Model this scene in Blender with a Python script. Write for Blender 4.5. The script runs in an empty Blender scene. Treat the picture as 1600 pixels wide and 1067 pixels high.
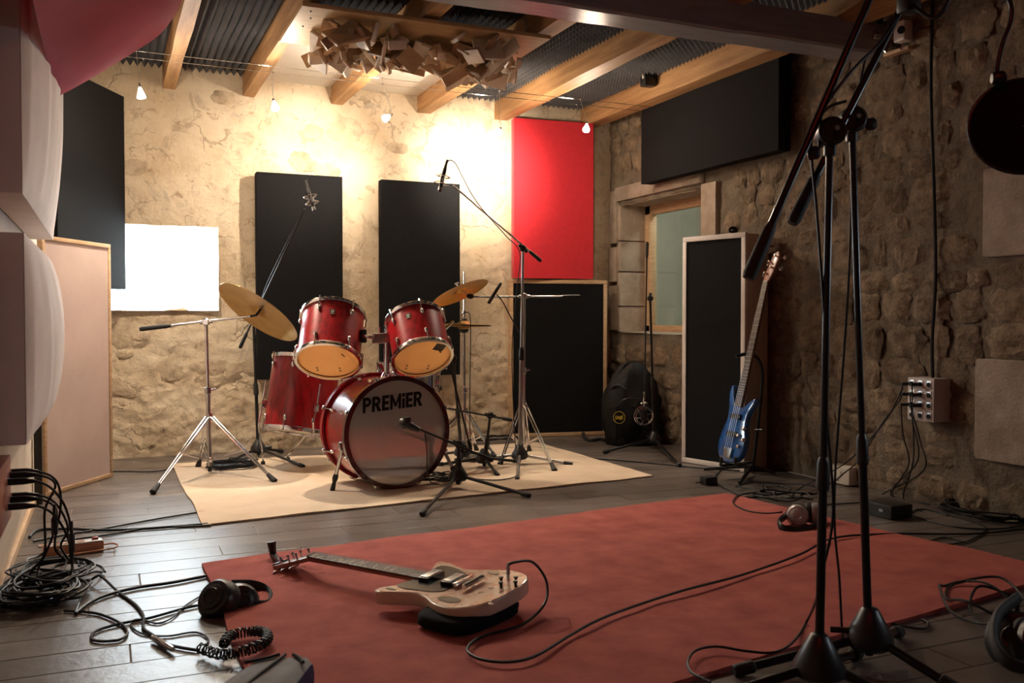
import bpy, bmesh, math, random
import numpy as np
from math import sin, cos, pi, radians, sqrt
from mathutils import Vector, Matrix, noise
random.seed(7)
S = bpy.context.scene
COL = S.collection

# ------------------------------------------------------------------ camera
F, CH, YAW, PITCH = 1450.0, 0.9, radians(23.65), radians(-1.44)
FW = Vector((sin(YAW)*cos(PITCH), cos(YAW)*cos(PITCH), sin(PITCH)))
RT = Vector((cos(YAW), -sin(YAW), 0)); UP = RT.cross(FW); CAM = Vector((0, 0, CH))
cd = bpy.data.cameras.new('camera'); cam = bpy.data.objects.new('camera', cd); COL.objects.link(cam)
cd.sensor_width = 36; cd.lens = 36*F/1600; cd.clip_start = .02
cam.location = CAM; cam.rotation_euler = (pi/2+PITCH, 0, -YAW)
cd.dof.use_dof = True; cd.dof.focus_distance = 4.9; cd.dof.aperture_fstop = 7
S.camera = cam
# ------------------------------------------------------------------ daylight, lamps, exposure
SKY, LAMP = 42.0, .78
S.view_settings.view_transform = 'Standard'; S.view_settings.look = 'None'
S.view_settings.exposure = 0.0; S.view_settings.gamma = 1
w = bpy.data.worlds.new('sky'); S.world = w; w.use_nodes = True
bg = w.node_tree.nodes['Background']; bg.inputs[0].default_value = (.80, .90, 1, 1); bg.inputs[1].default_value = SKY
XL, XR, YB, YF, ZC = -.33, 3.68, 6.45, -1.3, 2.56
BWIN = (-.06, .69, .95, 1.50)            # window in the back wall: x0 x1 z0 z1
FWIN = (.82, 1.18, 1.05, 1.45)           # window behind the camera
def portal(name, loc, rot, sx, sy):
    l = bpy.data.lights.new(name, 'AREA'); l.shape = 'RECTANGLE'; l.size = sx; l.size_y = sy; l.cycles.is_portal = True
    o = bpy.data.objects.new(name, l); COL.objects.link(o); o.location = loc; o.rotation_euler = rot
portal('window_portal', ((BWIN[0]+BWIN[1])/2, YB+.25, 1.225), (-pi/2, 0, 0), .76, .56)
portal('side_window_portal', (XR+.22, 1.0, 1.25), (0, pi/2, 0), .4, .36)
rl_ = bpy.data.lights.new('red_ceiling_lamp', 'POINT'); rl_.energy = 6; rl_.color = (1, .06, .03); rl_.shadow_soft_size = .04
rlo = bpy.data.objects.new('red_ceiling_lamp', rl_); COL.objects.link(rlo); rlo.location = (.9, .7, 2.25)      # red signal lamp under the ceiling, just above the frame
# five halogen lamps on the cable: pixel-free positions (x, y, z), aim point, watts, cone
LAMPS = [((.19, 5.5, 2.13), (.50, 5.3, 0), 40, 125), ((.91, 5.5, 2.13), (1.05, 4.0, 0), 44, 125),
         ((1.58, 5.5, 2.12), (1.25, 6.45, 1.92), 34, 78), ((2.36, 5.6, 2.12), (2.50, 6.45, 1.96), 50, 84),
         ((2.95, 5.5, 2.17), (2.0, 4.1, 0), 34, 112)]

# ------------------------------------------------------------------ helpers
def ray(u, v): return FW*F + RT*(u-800) + UP*(533.5-v)
def at(u, v, d): return CAM + ray(u, v)*(d/F)
def atz(u, v, z=0.0): r = ray(u, v); return CAM + r*((z-CH)/r.z)
def aty(u, v, y): r = ray(u, v); return CAM + r*(y/r.y)
def atx(u, v, x): r = ray(u, v); return CAM + r*(x/r.x)
def V(*a): return Vector(a)
def frame(z, up=None):
    z = Vector(z).normalized(); u = Vector(up) if up is not None else (V(0,0,1) if abs(z.z) < .95 else V(0,1,0))
    x = u.cross(z).normalized(); y = z.cross(x)
    return Matrix((x, y, z)).transposed().to_4x4()
def MX(loc, z=(0,0,1), up=None): return Matrix.Translation(loc) @ frame(z, up)

class MB:
    def __init__(s): s.v = []; s.f = []; s.M = Matrix.Identity(4)
    def add(s, vs, fs, M=None):
        n = len(s.v); T = s.M @ M if M is not None else s.M
        s.v += [T @ Vector(p) for p in vs]; s.f += [tuple(i+n for i in f) for f in fs]; return s
    def box(s, c, d, M=None, ch=0.0):
        x, y, z = d[0]/2, d[1]/2, d[2]/2; c = Vector(c)
        if ch <= 0:
            vs = [c+V(a*x, b*y, e*z) for e in (-1, 1) for b in (-1, 1) for a in (-1, 1)]
            return s.add(vs, [(0,2,3,1),(4,5,7,6),(0,1,5,4),(2,6,7,3),(0,4,6,2),(1,3,7,5)], M)
        bm = bmesh.new(); bmesh.ops.create_cube(bm, size=1)
        for q in bm.verts: q.co = V(q.co.x*d[0], q.co.y*d[1], q.co.z*d[2]) + c
        bmesh.ops.bevel(bm, geom=bm.edges[:], offset=ch, segments=2, affect='EDGES', profile=.6)
        bm.verts.index_update(); s.add([q.co.copy() for q in bm.verts], [[q.index for q in f.verts] for f in bm.faces], M); bm.free(); return s
    def tube(s, pts, r, n=8, cap=True, closed=False):
        pts = [Vector(p) for p in pts]; m = len(pts); rs = r if isinstance(r, (list, tuple)) else [r]*m
        vs = []; fs = []; prev = None
        for i, p in enumerate(pts):
            a = pts[i-1] if (i > 0 or closed) else p; b = pts[(i+1) % m] if (i < m-1 or closed) else p
            t = (b-a); t = t.normalized() if t.length > 1e-9 else V(0,0,1)
            if prev is None: prev = t.orthogonal().normalized()
            x = prev - t*prev.dot(t); x = x.normalized() if x.length > 1e-6 else t.orthogonal().normalized(); prev = x; y = t.cross(x)
            vs += [p + (x*cos(2*pi*k/n) + y*sin(2*pi*k/n))*rs[i] for k in range(n)]
        for i in range(m if closed else m-1):
            for k in range(n):
                j = (i+1) % m; fs.append((i*n+k, i*n+(k+1) % n, j*n+(k+1) % n, j*n+k))
        if cap and not closed: fs += [tuple(range(n-1, -1, -1)), tuple(range((m-1)*n, m*n))]
        return s.add(vs, fs)
    def rod(s, a, b, r, r2=None, n=10): return s.tube([a, b], [r, r if r2 is None else r2], n)
    def lathe(s, prof, M=None, n=32, cap=True):
        vs = [(r*cos(2*pi*k/n), r*sin(2*pi*k/n), z) for r, z in prof for k in range(n)]; m = len(prof)
        fs = [(i*n+k, i*n+(k+1) % n, (i+1)*n+(k+1) % n, (i+1)*n+k) for i in range(m-1) for k in range(n)]
        if cap: fs += [tuple(range(n-1, -1, -1)), tuple(range((m-1)*n, m*n))]
        return s.add(vs, fs, M)
    def prism(s, out, z0, z1, M=None, ch=0.0):
        bm = bmesh.new(); f = bm.faces.new([bm.verts.new((x, y, z0)) for x, y in out])
        ex = bmesh.ops.extrude_face_region(bm, geom=[f]); 
        for g in ex['geom']:
            if isinstance(g, bmesh.types.BMVert): g.co.z = z1
        bmesh.ops.recalc_face_normals(bm, faces=bm.faces[:])
        if ch: bmesh.ops.bevel(bm, geom=[e for e in bm.edges if abs(e.verts[0].co.z-e.verts[1].co.z) < 1e-6], offset=ch, segments=2, affect='EDGES', profile=.5)
        bm.verts.index_update(); s.add([q.co.copy() for q in bm.verts], [[q.index for q in f.verts] for f in bm.faces], M); bm.free(); return s
    def ball(s, c, r, M=None, n=12, sc=(1,1,1)):
        prof = [(max(1e-4, sin(pi*i/(n//2))), -cos(pi*i/(n//2))) for i in range(n//2+1)]
        T = Matrix.Translation(c) @ Matrix.Diagonal((r*sc[0], r*sc[1], r*sc[2], 1))
        return s.lathe(prof, (M @ T) if M is not None else T, n)
    def grid(s, P):                     # P: rows of points
        m, n = len(P), len(P[0])
        return s.add([p for r in P for p in r], [(i*n+j, i*n+j+1, (i+1)*n+j+1, (i+1)*n+j) for i in range(m-1) for j in range(n-1)])
    def mesh(s, name, mat, o=V(0,0,0), smooth=True, ang=38):
        me = bpy.data.meshes.new(name); me.from_pydata([p-o for p in s.v], [], s.f); me.materials.append(mat); me.update()
        if smooth:
            me.polygons.foreach_set('use_smooth', [True]*len(me.polygons)); me.set_sharp_from_angle(angle=radians(ang))
        return me
    def build(s, name, mat, parent=None, o=None, smooth=True, ang=38):
        W = wloc(parent) if parent is not None else (Vector(o) if o is not None else V(0,0,0))
        ob = bpy.data.objects.new(name, s.mesh(name, mat, W, smooth, ang)); COL.objects.link(ob)
        if parent is not None: ob.parent = parent
        else: ob.location = W
        return ob
def wloc(o):
    p = V(0,0,0)
    while o is not None: p = p + o.location; o = o.parent
    return p
def tag(o, label, cat, group=None, kind=None):
    if label: o['label'] = label
    if cat: o['category'] = cat
    if group: o['group'] = group
    if kind: o['kind'] = kind
    return o
def thing(name, label, cat, loc, group=None):
    o = bpy.data.objects.new(name, None); COL.objects.link(o); o.location = loc; o.empty_display_size = .05
    return tag(o, label, cat, group)
def place(name, me, parent, loc, rot=None, sc=(1,1,1)):   # shared mesh piece, world loc
    o = bpy.data.objects.new(name, me); COL.objects.link(o); o.parent = parent; o.location = Vector(loc)-wloc(parent)
    if rot is not None: o.rotation_euler = rot
    o.scale = sc; return o
def crom(P, k=6, closed=False):
    P = [Vector(p) for p in P]; n = len(P); out = []
    for i in range(n if closed else n-1):
        p0 = P[i-1] if (i > 0 or closed) else P[0]; p1 = P[i]; p2 = P[(i+1) % n]; p3 = P[(i+2) % n] if (i+2 < n or closed) else P[-1]
        for j in range(k):
            t = j/k; out.append(.5*((2*p1)+(p2-p0)*t+(2*p0-5*p1+4*p2-p3)*t*t+(3*p1-p0-3*p2+p3)*t**3))
    if not closed: out.append(P[-1])
    return out
def text_mesh(body, fit, M, mat, name, parent, shear=0, bold=0, ext=.0008):
    size = 1
    c = bpy.data.curves.new(name, 'FONT'); c.body = body; c.size = size; c.align_x = 'CENTER'; c.align_y = 'CENTER'; c.shear = shear; c.offset = bold; c.extrude = ext
    t = bpy.data.objects.new(name+'_tmp', c); COL.objects.link(t); dg = bpy.context.evaluated_depsgraph_get()
    me = bpy.data.meshes.new_from_object(t.evaluated_get(dg)); bpy.data.objects.remove(t); bpy.data.curves.remove(c)
    xs = [q.co.x for q in me.vertices]; ys = [q.co.y for q in me.vertices]
    K = Matrix.Diagonal((fit[0]/(max(xs)-min(xs)), fit[1]/(max(ys)-min(ys)), .002, 1)) @ Matrix.Translation((-(max(xs)+min(xs))/2, -(max(ys)+min(ys))/2, 0))
    me.transform(Matrix.Translation(-wloc(parent)) @ M @ K); me.materials.clear(); me.materials.append(mat); me.name = name
    o = bpy.data.objects.new(name, me); COL.objects.link(o); o.parent = parent; return o

# ------------------------------------------------------------------ materials
def mat(name, col, rough=.6, metal=0.0, col2=None, scale=6.0, bump=0.0, bscale=60.0, coat=0.0, detail=5, rnd=0.0, stretch=None, spec=.5, trans=0.0, contrast=(.35,.65), sheen=0, transl=0.0):
    m = bpy.data.materials.new(name); m.use_nodes = True; nt = m.node_tree; N = nt.nodes; L = nt.links; b = N['Principled BSDF']
    b.inputs['Roughness'].default_value = rough; b.inputs['Metallic'].default_value = metal; b.inputs['Coat Weight'].default_value = coat; b.inputs['Coat Roughness'].default_value = .05
    b.inputs['Specular IOR Level'].default_value = spec; b.inputs['Sheen Weight'].default_value = sheen
    if col2 is None: col2 = tuple(c*.8 for c in col)
    g = N.new('ShaderNodeNewGeometry') ; tc = N.new('ShaderNodeTexCoord'); mp = N.new('ShaderNodeMapping')
    L.new(g.outputs['Position'] if not stretch or stretch == 'pos' else tc.outputs['Object'], mp.inputs[0])
    if stretch and stretch != 'pos': mp.inputs['Scale'].default_value = stretch
    nz = N.new('ShaderNodeTexNoise'); nz.inputs['Scale'].default_value = scale; nz.inputs['Detail'].default_value = detail; nz.inputs['Roughness'].default_value = .62
    L.new(mp.outputs[0], nz.inputs['Vector'])
    cr = N.new('ShaderNodeValToRGB'); e = cr.color_ramp.elements; e[0].position, e[1].position = contrast; e[0].color = (*col2, 1); e[1].color = (*col, 1)
    L.new(nz.outputs[0], cr.inputs[0]); out = cr.outputs[0]
    if rnd:
        oi = N.new('ShaderNodeObjectInfo'); hs = N.new('ShaderNodeHueSaturation'); mr = N.new('ShaderNodeMapRange')
        mr.inputs[3].default_value = 1-rnd; mr.inputs[4].default_value = 1+rnd; L.new(oi.outputs['Random'], mr.inputs[0]); L.new(mr.outputs[0], hs.inputs['Value']); L.new(out, hs.inputs['Color']); out = hs.outputs[0]
    L.new(out, b.inputs['Base Color'])
    if bump:
        nb = N.new('ShaderNodeTexNoise'); nb.inputs['Scale'].default_value = bscale; nb.inputs['Detail'].default_value = 8; nb.inputs['Roughness'].default_value = .65; L.new(mp.outputs[0], nb.inputs['Vector'])
        bp = N.new('ShaderNodeBump'); bp.inputs['Strength'].default_value = bump; bp.inputs['Distance'].default_value = .02; L.new(nb.outputs[0], bp.inputs['Height']); L.new(bp.outputs[0], b.inputs['Normal'])
    if transl:
        t = N.new('ShaderNodeBsdfTranslucent'); L.new(out, t.inputs[0]); mx = N.new('ShaderNodeMixShader'); mx.inputs[0].default_value = transl
        L.new(b.outputs[0], mx.inputs[1]); L.new(t.outputs[0], mx.inputs[2]); L.new(mx.outputs[0], N['Material Output'].inputs[0])
    return m
def emit(name, col, s):
    m = bpy.data.materials.new(name); m.use_nodes = True; N = m.node_tree.nodes; e = N.new('ShaderNodeEmission'); e.inputs[0].default_value = (*col, 1); e.inputs[1].default_value = s
    m.node_tree.links.new(e.outputs[0], N['Material Output'].inputs[0]); return m
def glassmat(name, tint=(.95,.97,.96), gl=.12):
    m = bpy.data.materials.new(name); m.use_nodes = True; N = m.node_tree.nodes; L = m.node_tree.links
    t = N.new('ShaderNodeBsdfTransparent'); t.inputs[0].default_value = (*tint, 1); g = N.new('ShaderNodeBsdfGlossy'); g.inputs['Roughness'].default_value = .02
    mx = N.new('ShaderNodeMixShader'); fr0 = N.new('ShaderNodeLayerWeight'); fr0.inputs[0].default_value = .5; fr = N.new('ShaderNodeMath'); fr.operation = 'POWER'; fr.inputs[1].default_value = 4.0; L.new(fr0.outputs['Facing'], fr.inputs[0]); ad = N.new('ShaderNodeMath'); ad.operation = 'ADD'; ad.inputs[1].default_value = gl
    L.new(fr.outputs[0], ad.inputs[0]); L.new(ad.outputs[0], mx.inputs[0]); L.new(t.outputs[0], mx.inputs[1]); L.new(g.outputs[0], mx.inputs[2]); L.new(mx.outputs[0], N['Material Output'].inputs[0]); return m

def plaster():
    m = bpy.data.materials.new('limestone_plaster'); m.use_nodes = True; N = m.node_tree.nodes; L = m.node_tree.links; b = N['Principled BSDF']; b.inputs['Roughness'].default_value = .92; b.inputs['Specular IOR Level'].default_value = .15
    g = N.new('ShaderNodeNewGeometry'); P = g.outputs['Position']
    def nz(sc, det=10, ro=.65, dist=0.0):
        n = N.new('ShaderNodeTexNoise'); n.inputs['Scale'].default_value = sc; n.inputs['Detail'].default_value = det; n.inputs['Roughness'].default_value = ro; n.inputs['Distortion'].default_value = dist; L.new(P, n.inputs['Vector']); return n.outputs[0]
    def ramp(f, a, c):
        r = N.new('ShaderNodeMapRange'); r.interpolation_type = 'SMOOTHSTEP'; r.inputs[1].default_value = a; r.inputs[2].default_value = c; L.new(f, r.inputs[0]); return r.outputs[0]
    def mix(f, a, c):
        x = N.new('ShaderNodeMix'); x.data_type = 'RGBA'; L.new(f, x.inputs[0])
        for i, q in ((6, a), (7, c)):
            if isinstance(q, tuple): x.inputs[i].default_value = (*q, 1)
            else: L.new(q, x.inputs[i])
        return x.outputs[2]
    def mul(a, c):
        x = N.new('ShaderNodeMath'); x.operation = 'MULTIPLY'; L.new(a, x.inputs[0])
        if isinstance(c, float): x.inputs[1].default_value = c
        else: L.new(c, x.inputs[1])
        return x.outputs[0]
    col = mix(ramp(nz(2.2, 8, .6), .35, .65), (.72,.62,.47), (.60,.48,.33))
    col = mix(mul(ramp(nz(5, 12, .72, .8), .52, .64), .75), col, (.42,.32,.22))
    col = mix(mul(ramp(nz(11, 12, .75, 1.2), .56, .66), .8), col, (.36,.24,.14))
    col = mix(mul(ramp(nz(3.1, 12, .7, 2.0), .58, .66), .6), col, (.40,.35,.29))
    v = N.new('ShaderNodeTexVoronoi'); v.feature = 'DISTANCE_TO_EDGE'; v.inputs['Scale'].default_value = 4.2; mp = N.new('ShaderNodeMixRGB'); mp.inputs[0].default_value = .22; L.new(P, mp.inputs[1])
    nn = N.new('ShaderNodeTexNoise'); nn.inputs['Scale'].default_value = 6; nn.inputs['Detail'].default_value = 10; L.new(P, nn.inputs['Vector']); L.new(nn.outputs['Color'], mp.inputs[2]); L.new(mp.outputs[0], v.inputs['Vector'])
    inv = N.new('ShaderNodeMath'); inv.operation = 'SUBTRACT'; inv.inputs[0].default_value = 1.0; L.new(ramp(v.outputs[0], .0, .03), inv.inputs[1])
    crack = mul(inv.outputs[0], ramp(nz(2.7, 6, .6), .50, .62)); col = mix(mul(crack, .5), col, (.26,.18,.11)); L.new(col, b.inputs['Base Color'])
    h = N.new('ShaderNodeMath'); h.operation = 'SUBTRACT'; L.new(nz(16, 14, .7, .5), h.inputs[0]); L.new(mul(crack, .35), h.inputs[1])
    bp = N.new('ShaderNodeBump'); bp.inputs['Strength'].default_value = .7; bp.inputs['Distance'].default_value = .03; L.new(h.outputs[0], bp.inputs['Height']); L.new(bp.outputs[0], b.inputs['Normal']); return m
m_plaster = plaster()
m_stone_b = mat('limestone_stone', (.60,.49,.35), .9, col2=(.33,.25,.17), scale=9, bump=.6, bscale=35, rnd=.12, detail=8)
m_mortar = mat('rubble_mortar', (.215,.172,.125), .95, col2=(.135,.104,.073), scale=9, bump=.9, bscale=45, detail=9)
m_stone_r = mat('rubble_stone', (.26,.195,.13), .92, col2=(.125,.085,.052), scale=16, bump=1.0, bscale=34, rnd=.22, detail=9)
m_block = mat('dressed_stone', (.40,.325,.26), .9, col2=(.28,.22,.17), scale=9, bump=.45, bscale=60, rnd=.1)
m_tile = mat('slate_tile', (.145,.120,.106), .30, col2=(.088,.072,.064), scale=5, bump=.12, bscale=30, rnd=.18, spec=.4)
m_grout = mat('tile_grout', (.34,.28,.24), .9)
m_joist = mat('joist_pine', (.50,.29,.13), .6, col2=(.30,.15,.06), scale=3, stretch=(8,.6,8), bump=.1, bscale=20)
m_foam = mat('acoustic_foam', (.085,.085,.095), .95, col2=(.065,.065,.07))
m_white = mat('white_board', (.78,.74,.68), .6, col2=(.72,.67,.6), scale=3)
m_beam = mat('grey_painted_beam', (.31,.32,.35), .28, col2=(.23,.235,.26), scale=4, stretch=(1,6,6), bump=.25, bscale=18)
m_blackf = mat('black_cloth', (.008,.008,.009), .9, col2=(.006,.006,.007), scale=40, bump=.1, bscale=400, spec=.15)
m_redf = mat('red_cloth', (.62,.015,.03), .85, col2=(.56,.012,.025), scale=30, bump=.1, bscale=300, sheen=.2)
m_sail = mat('red_sail_cloth', (.50,.018,.04), .8, col2=(.44,.014,.032), scale=4, bump=.1, bscale=200, transl=.35, spec=.1)
m_whitef = mat('white_cloth', (.74,.68,.67), .9, col2=(.68,.62,.61), scale=8, bump=.1, bscale=200)
m_pinkf = mat('pale_pink_cloth', (.55,.43,.39), .9, col2=(.50,.38,.35), scale=5, bump=.1, bscale=200)
m_pale = mat('pale_timber', (.58,.40,.24), .55, col2=(.45,.29,.16), scale=3, stretch=(3,3,20))
m_whitew = mat('white_timber', (.70,.64,.60), .55, col2=(.6,.54,.5), scale=6)
m_ply = mat('plywood', (.56,.38,.19), .5, col2=(.46,.29,.13), scale=3, stretch=(2,12,12))
m_block1 = mat('scrap_block_wood', (.62,.43,.26), .55, col2=(.44,.28,.15), scale=5, rnd=.35, bump=.05)
m_block2 = mat('scrap_pale_wood', (.86,.76,.62), .55, col2=(.74,.60,.45), scale=5, rnd=.2)
m_beige = mat('beige_rug', (.64,.51,.38), .95, col2=(.54,.41,.29), scale=5, bump=.4, bscale=300, contrast=(.3,.7))
m_rug = mat('red_rug', (.50,.125,.100), .95, col2=(.32,.062,.052), scale=7, bump=.5, bscale=260, contrast=(.3,.7), detail=8)
m_lacq = mat('red_lacquer', (.34,.006,.010), .30, col2=(.17,.003,.005), scale=4, stretch=(14,14,.7), coat=.35, spec=.3)
m_chrome = mat('chrome', (.78,.78,.80), .12, 1.0, col2=(.72,.72,.74))
m_steel = mat('brushed_steel', (.5,.5,.5), .3, 1.0)
m_black = mat('black_plastic', (.012,.012,.013), .38, spec=.5)
m_blackm = mat('black_metal', (.016,.016,.018), .28, .3)
m_rubber = mat('black_rubber', (.015,.015,.015), .7)
m_cable = mat('cable_rubber', (.010,.010,.012), .5, spec=.3)
m_brass = mat('cymbal_bronze', (.62,.40,.15), .28, 1.0, col2=(.50,.30,.10), scale=10)
m_head = mat('drum_head_amber', (.90,.53,.22), .4, col2=(.82,.46,.18), scale=3, transl=.62)
m_headw = mat('drum_head_white', (.88,.85,.80), .45, transl=.75)
m_mirror = mat('silver_drum_head', (.72,.70,.68), .05, .55, col2=(.66,.64,.62), scale=2, transl=.12)
m_maple = mat('maple_lining', (.78,.60,.40), .5, col2=(.68,.5,.32), scale=4)
m_ink = mat('black_ink', (.004,.004,.004), .6, spec=.2)
m_badge = mat('badge_metal', (.55,.5,.42), .3, .9)
m_dhoop = mat('dark_red_hoop', (.075,.006,.008), .2, coat=.8)
m_cream = mat('worn_cream_paint', (.66,.47,.36), .25, col2=(.52,.24,.14), scale=26, contrast=(.38,.56), coat=.5)
m_creamside = mat('cream_paint', (.66,.57,.44), .25, coat=.5)
m_fret = mat('rosewood', (.055,.025,.015), .55, stretch=(3,30,30), scale=3)
m_mahog = mat('mahogany', (.24,.085,.045), .35, coat=.3)
m_pearl = mat('pearl_inlay', (.62,.55,.45), .25)
m_guard = mat('black_pickguard', (.012,.011,.011), .2)
m_blue = mat('blue_lacquer', (.008,.085,.30), .2, col2=(.004,.04,.16), scale=8, coat=.8)
m_grey = mat('grey_canvas', (.22,.225,.235), .8, col2=(.16,.165,.17), scale=12, bump=.2, bscale=200)
m_navy = mat('navy_canvas', (.03,.04,.13), .8)
m_silver = mat('silver_plastic', (.55,.50,.50), .3, .4)
m_orange = mat('orange_plastic', (.62,.30,.17), .45)
m_rust = mat('brown_red_box', (.33,.10,.06), .5)
m_cwhite = mat('white_plastic', (.68,.63,.58), .4)
m_red = mat('red_plastic', (.45,.02,.02), .35)
m_green = mat('green_strap', (.02,.30,.08), .6)
m_patch = mat('patch_box_paint', (.52,.45,.43), .5)
m_yellow = mat('yellow_print', (.75,.55,.05), .5)
m_cabin = mat('beige_gobo_board', (.52,.42,.34), .7, col2=(.45,.36,.28), scale=4)
m_glass = glassmat('window_glass'); m_glass2 = glassmat('control_window_glass', (.88,.92,.90), .08)
m_bulb = emit('halogen_bulb', (1, .82, .58), 90)
m_led = emit('red_led', (1,.05,.02), 3)
m_paleroom = mat('pale_green_wall', (.52,.52,.45), .8, scale=2)

# ------------------------------------------------------------------ room shell
def fbm(x, y, z, o=4): return noise.fractal(V(x, y, z), 1.0, 2.0, o)
def wall_mesh(name, fn, s0, s1, z0, z1, step, holes, mat_, label=None):
    ns, nz = int((s1-s0)/step)+1, int((z1-z0)/step)+1
    ss = [s0+(s1-s0)*i/ns for i in range(ns+1)]; zs = [z0+(z1-z0)*j/nz for j in range(nz+1)]
    for h in holes:                      # snap lines to the opening
        for k in (0, 1):
            i = min(range(ns+1), key=lambda i: abs(ss[i]-h[k])); ss[i] = h[k]
            j = min(range(nz+1), key=lambda j: abs(zs[j]-h[2+k])); zs[j] = h[2+k]
    b = MB(); b.v = [fn(s, z) for z in zs for s in ss]; n = ns+1
    for j in range(nz):
        for i in range(ns):
            cs, cz = (ss[i]+ss[i+1])/2, (zs[j]+zs[j+1])/2
            if any(h[0] < cs < h[1] and h[2] < cz < h[3] for h in holes): continue
            b.f.append((j*n+i, j*n+i+1, (j+1)*n+i+1, (j+1)*n+i))
    o = b.build(name, mat_); o['kind'] = 'structure'; return o
def fback(x, z):
    d = .018*fbm(x*2.2, 3, z*2.2, 3)
    lump = noise.voronoi(V(x*6+.4*fbm(x*3,1,z*3,2), 7, z*8))[0]; rough = max(.25, min(1, (1.05-z)*1.4))
    d += rough*(.016*(lump[1]-lump[0]) + .012*fbm(x*11, 5, z*14, 4) + .008*abs(fbm(x*24, 5, z*34, 3))) + .006*fbm(x*9, 2, z*9, 4)
    return V(x, YB - d, z)
wall_back = wall_mesh('wall_back', fback, XL-.1, XR+.1, -.05, 2.75, .013, [BWIN], m_plaster)
RWIN = (5.22, 6.30, .79, 1.78)
def fright(y, z):
    d = .02*fbm(9, y*2, z*2, 3) + .012*fbm(4, y*10, z*10, 4)
    return V(XR - d, y, z)
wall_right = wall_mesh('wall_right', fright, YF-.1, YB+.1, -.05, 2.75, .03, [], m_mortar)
# cut the window opening into the right wall (faces inside the hole are dropped)
me = wall_right.data; bm = bmesh.new(); bm.from_mesh(me)
bmesh.ops.delete(bm, geom=[f for f in bm.faces if any(q[0] < f.calc_center_median().y < q[1] and q[2] < f.calc_center_median().z < q[3] for q in (RWIN, FWIN))], context='FACES'); bm.to_mesh(me); bm.free()
b = MB(); b.box((XL-.05, (YF+YB)/2, 1.35), (.1, YB-YF+.2, 2.8))
wall_left = b.build('wall_left', mat('left_wall_plaster', (.56,.47,.38), .85, scale=2, bump=.1, bscale=30)); wall_left['kind'] = 'structure'
b = MB(); b.box(((XL+XR)/2, YF-.1, 1.35), (XR-XL+.4, .2, 2.8))
wall_front = b.build('wall_front', m_mortar); wall_front['kind'] = 'structure'

# floor: each tile its own piece
b = MB(); b.box(((XL+XR)/2, (YF+YB)/2, -.0255), (XR-XL+.3, YB-YF+.3, .044)); floor = b.build('floor', m_grout); floor['kind'] = 'structure'
TW, TL, G = .150, .90, .004
tm = MB().box((0, 0, -.006), (TL-G, TW-G, .012), ch=.0012).mesh('tile', m_tile, smooth=False)
y = YF; r = 0
while y < YB-.01:
    off = (.37*r % 1.0)*TL + random.uniform(-.06, .06); x = XL-off
    while x < XR:
        a, c = max(x, XL), min(x+TL, XR)
        if c-a > .05:
            place('tile', tm, floor, ((a+c)/2, y+TW/2, random.uniform(-.0006, .0002)), None, ((c-a-G)/(TL-G), 1, 1))
        x += TL
    y += TW; r += 1

# ceiling: slab, joists, foam, white boards, beam
b = MB(); b.box(((XL+XR)/2, (YF+YB)/2, ZC+.12), (XR-XL+.4, YB-YF+.4, .1)); ceiling = b.build('ceiling', mat('ceiling_boards', (.10,.075,.055), .8)); ceiling['kind'] = 'structure'
JX = [-.16, .39, .895, 1.49, 2.13, 2.735, 3.46]; JW = [.08, .075, .07, .08, .10, .11, .13]
jc = random.Random(3)
for x, wd in zip(JX, JW):
    b = MB()
    P = []
    for yy in np.linspace(YF, YB+.02, 40):
        j1, j2 = .006*fbm(x*5, yy*1.5, 0, 2), .006*fbm(x*5, yy*1.5, 5, 2)
        P.append([V(x-wd/2+j1, yy, ZC+.08), V(x-wd/2+j1, yy, 2.385+j2), V(x+wd/2+j2, yy, 2.385+j1), V(x+wd/2+j2, yy, ZC+.08)])
    b.grid(P); b.build('joist', m_joist, ceiling, ang=30)
def foam(xa, xb, ya, yb, zt, name='foam_sheet'):
    p = .042; h = .055; st = p/2; nx = max(2, int((xb-xa)/st)); ny = int((yb-ya)/st); P = []
    for j in range(ny+1):
        row = []
        for i in range(nx+1):
            k = (i % 2) * .65 + (j % 2) * .35
            row.append(V(xa+(xb-xa)*i/nx, ya+(yb-ya)*j/ny, zt - h*k))
        P.append(row)
    b = MB(); b.grid(P); return b.build(name, m_foam, ceiling, smooth=False)
bays = list(zip(JX, JW))
for i in range(len(JX)-1):
    xa, xb = JX[i]+JW[i]/2, JX[i+1]-JW[i+1]/2
    if i in (2, 3):
        foam(xa, xb, .3, 5.0, ZC)
        b = MB(); b.box(((xa+xb)/2, 5.74, ZC-.05), (xb-xa-.006, 1.40, .018), ch=.002); b.build('ceiling_board', m_white, ceiling)
    else: foam(xa, xb, .3, YB-.03, ZC)
b = MB(); P = []
for xx in np.linspace(XL+.02, XR, 60):
    q = [.006*fbm(xx*2.5, k, 3, 3) for k in range(4)]
    P.append([V(xx, 3.62+q[0], 2.40), V(xx, 3.62+q[0], 2.262+q[1]), V(xx, 3.632+q[0], 2.250+q[1]), V(xx, 3.785+q[2], 2.248+q[1]), V(xx, 3.80+q[2], 2.262+q[2]), V(xx, 3.80+q[2], 2.40), V(xx, 3.62+q[0], 2.40)])
b.grid(P); tr = b.build('trim_1', m_beam, ang=24); tr['kind'] = 'structure'

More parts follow.
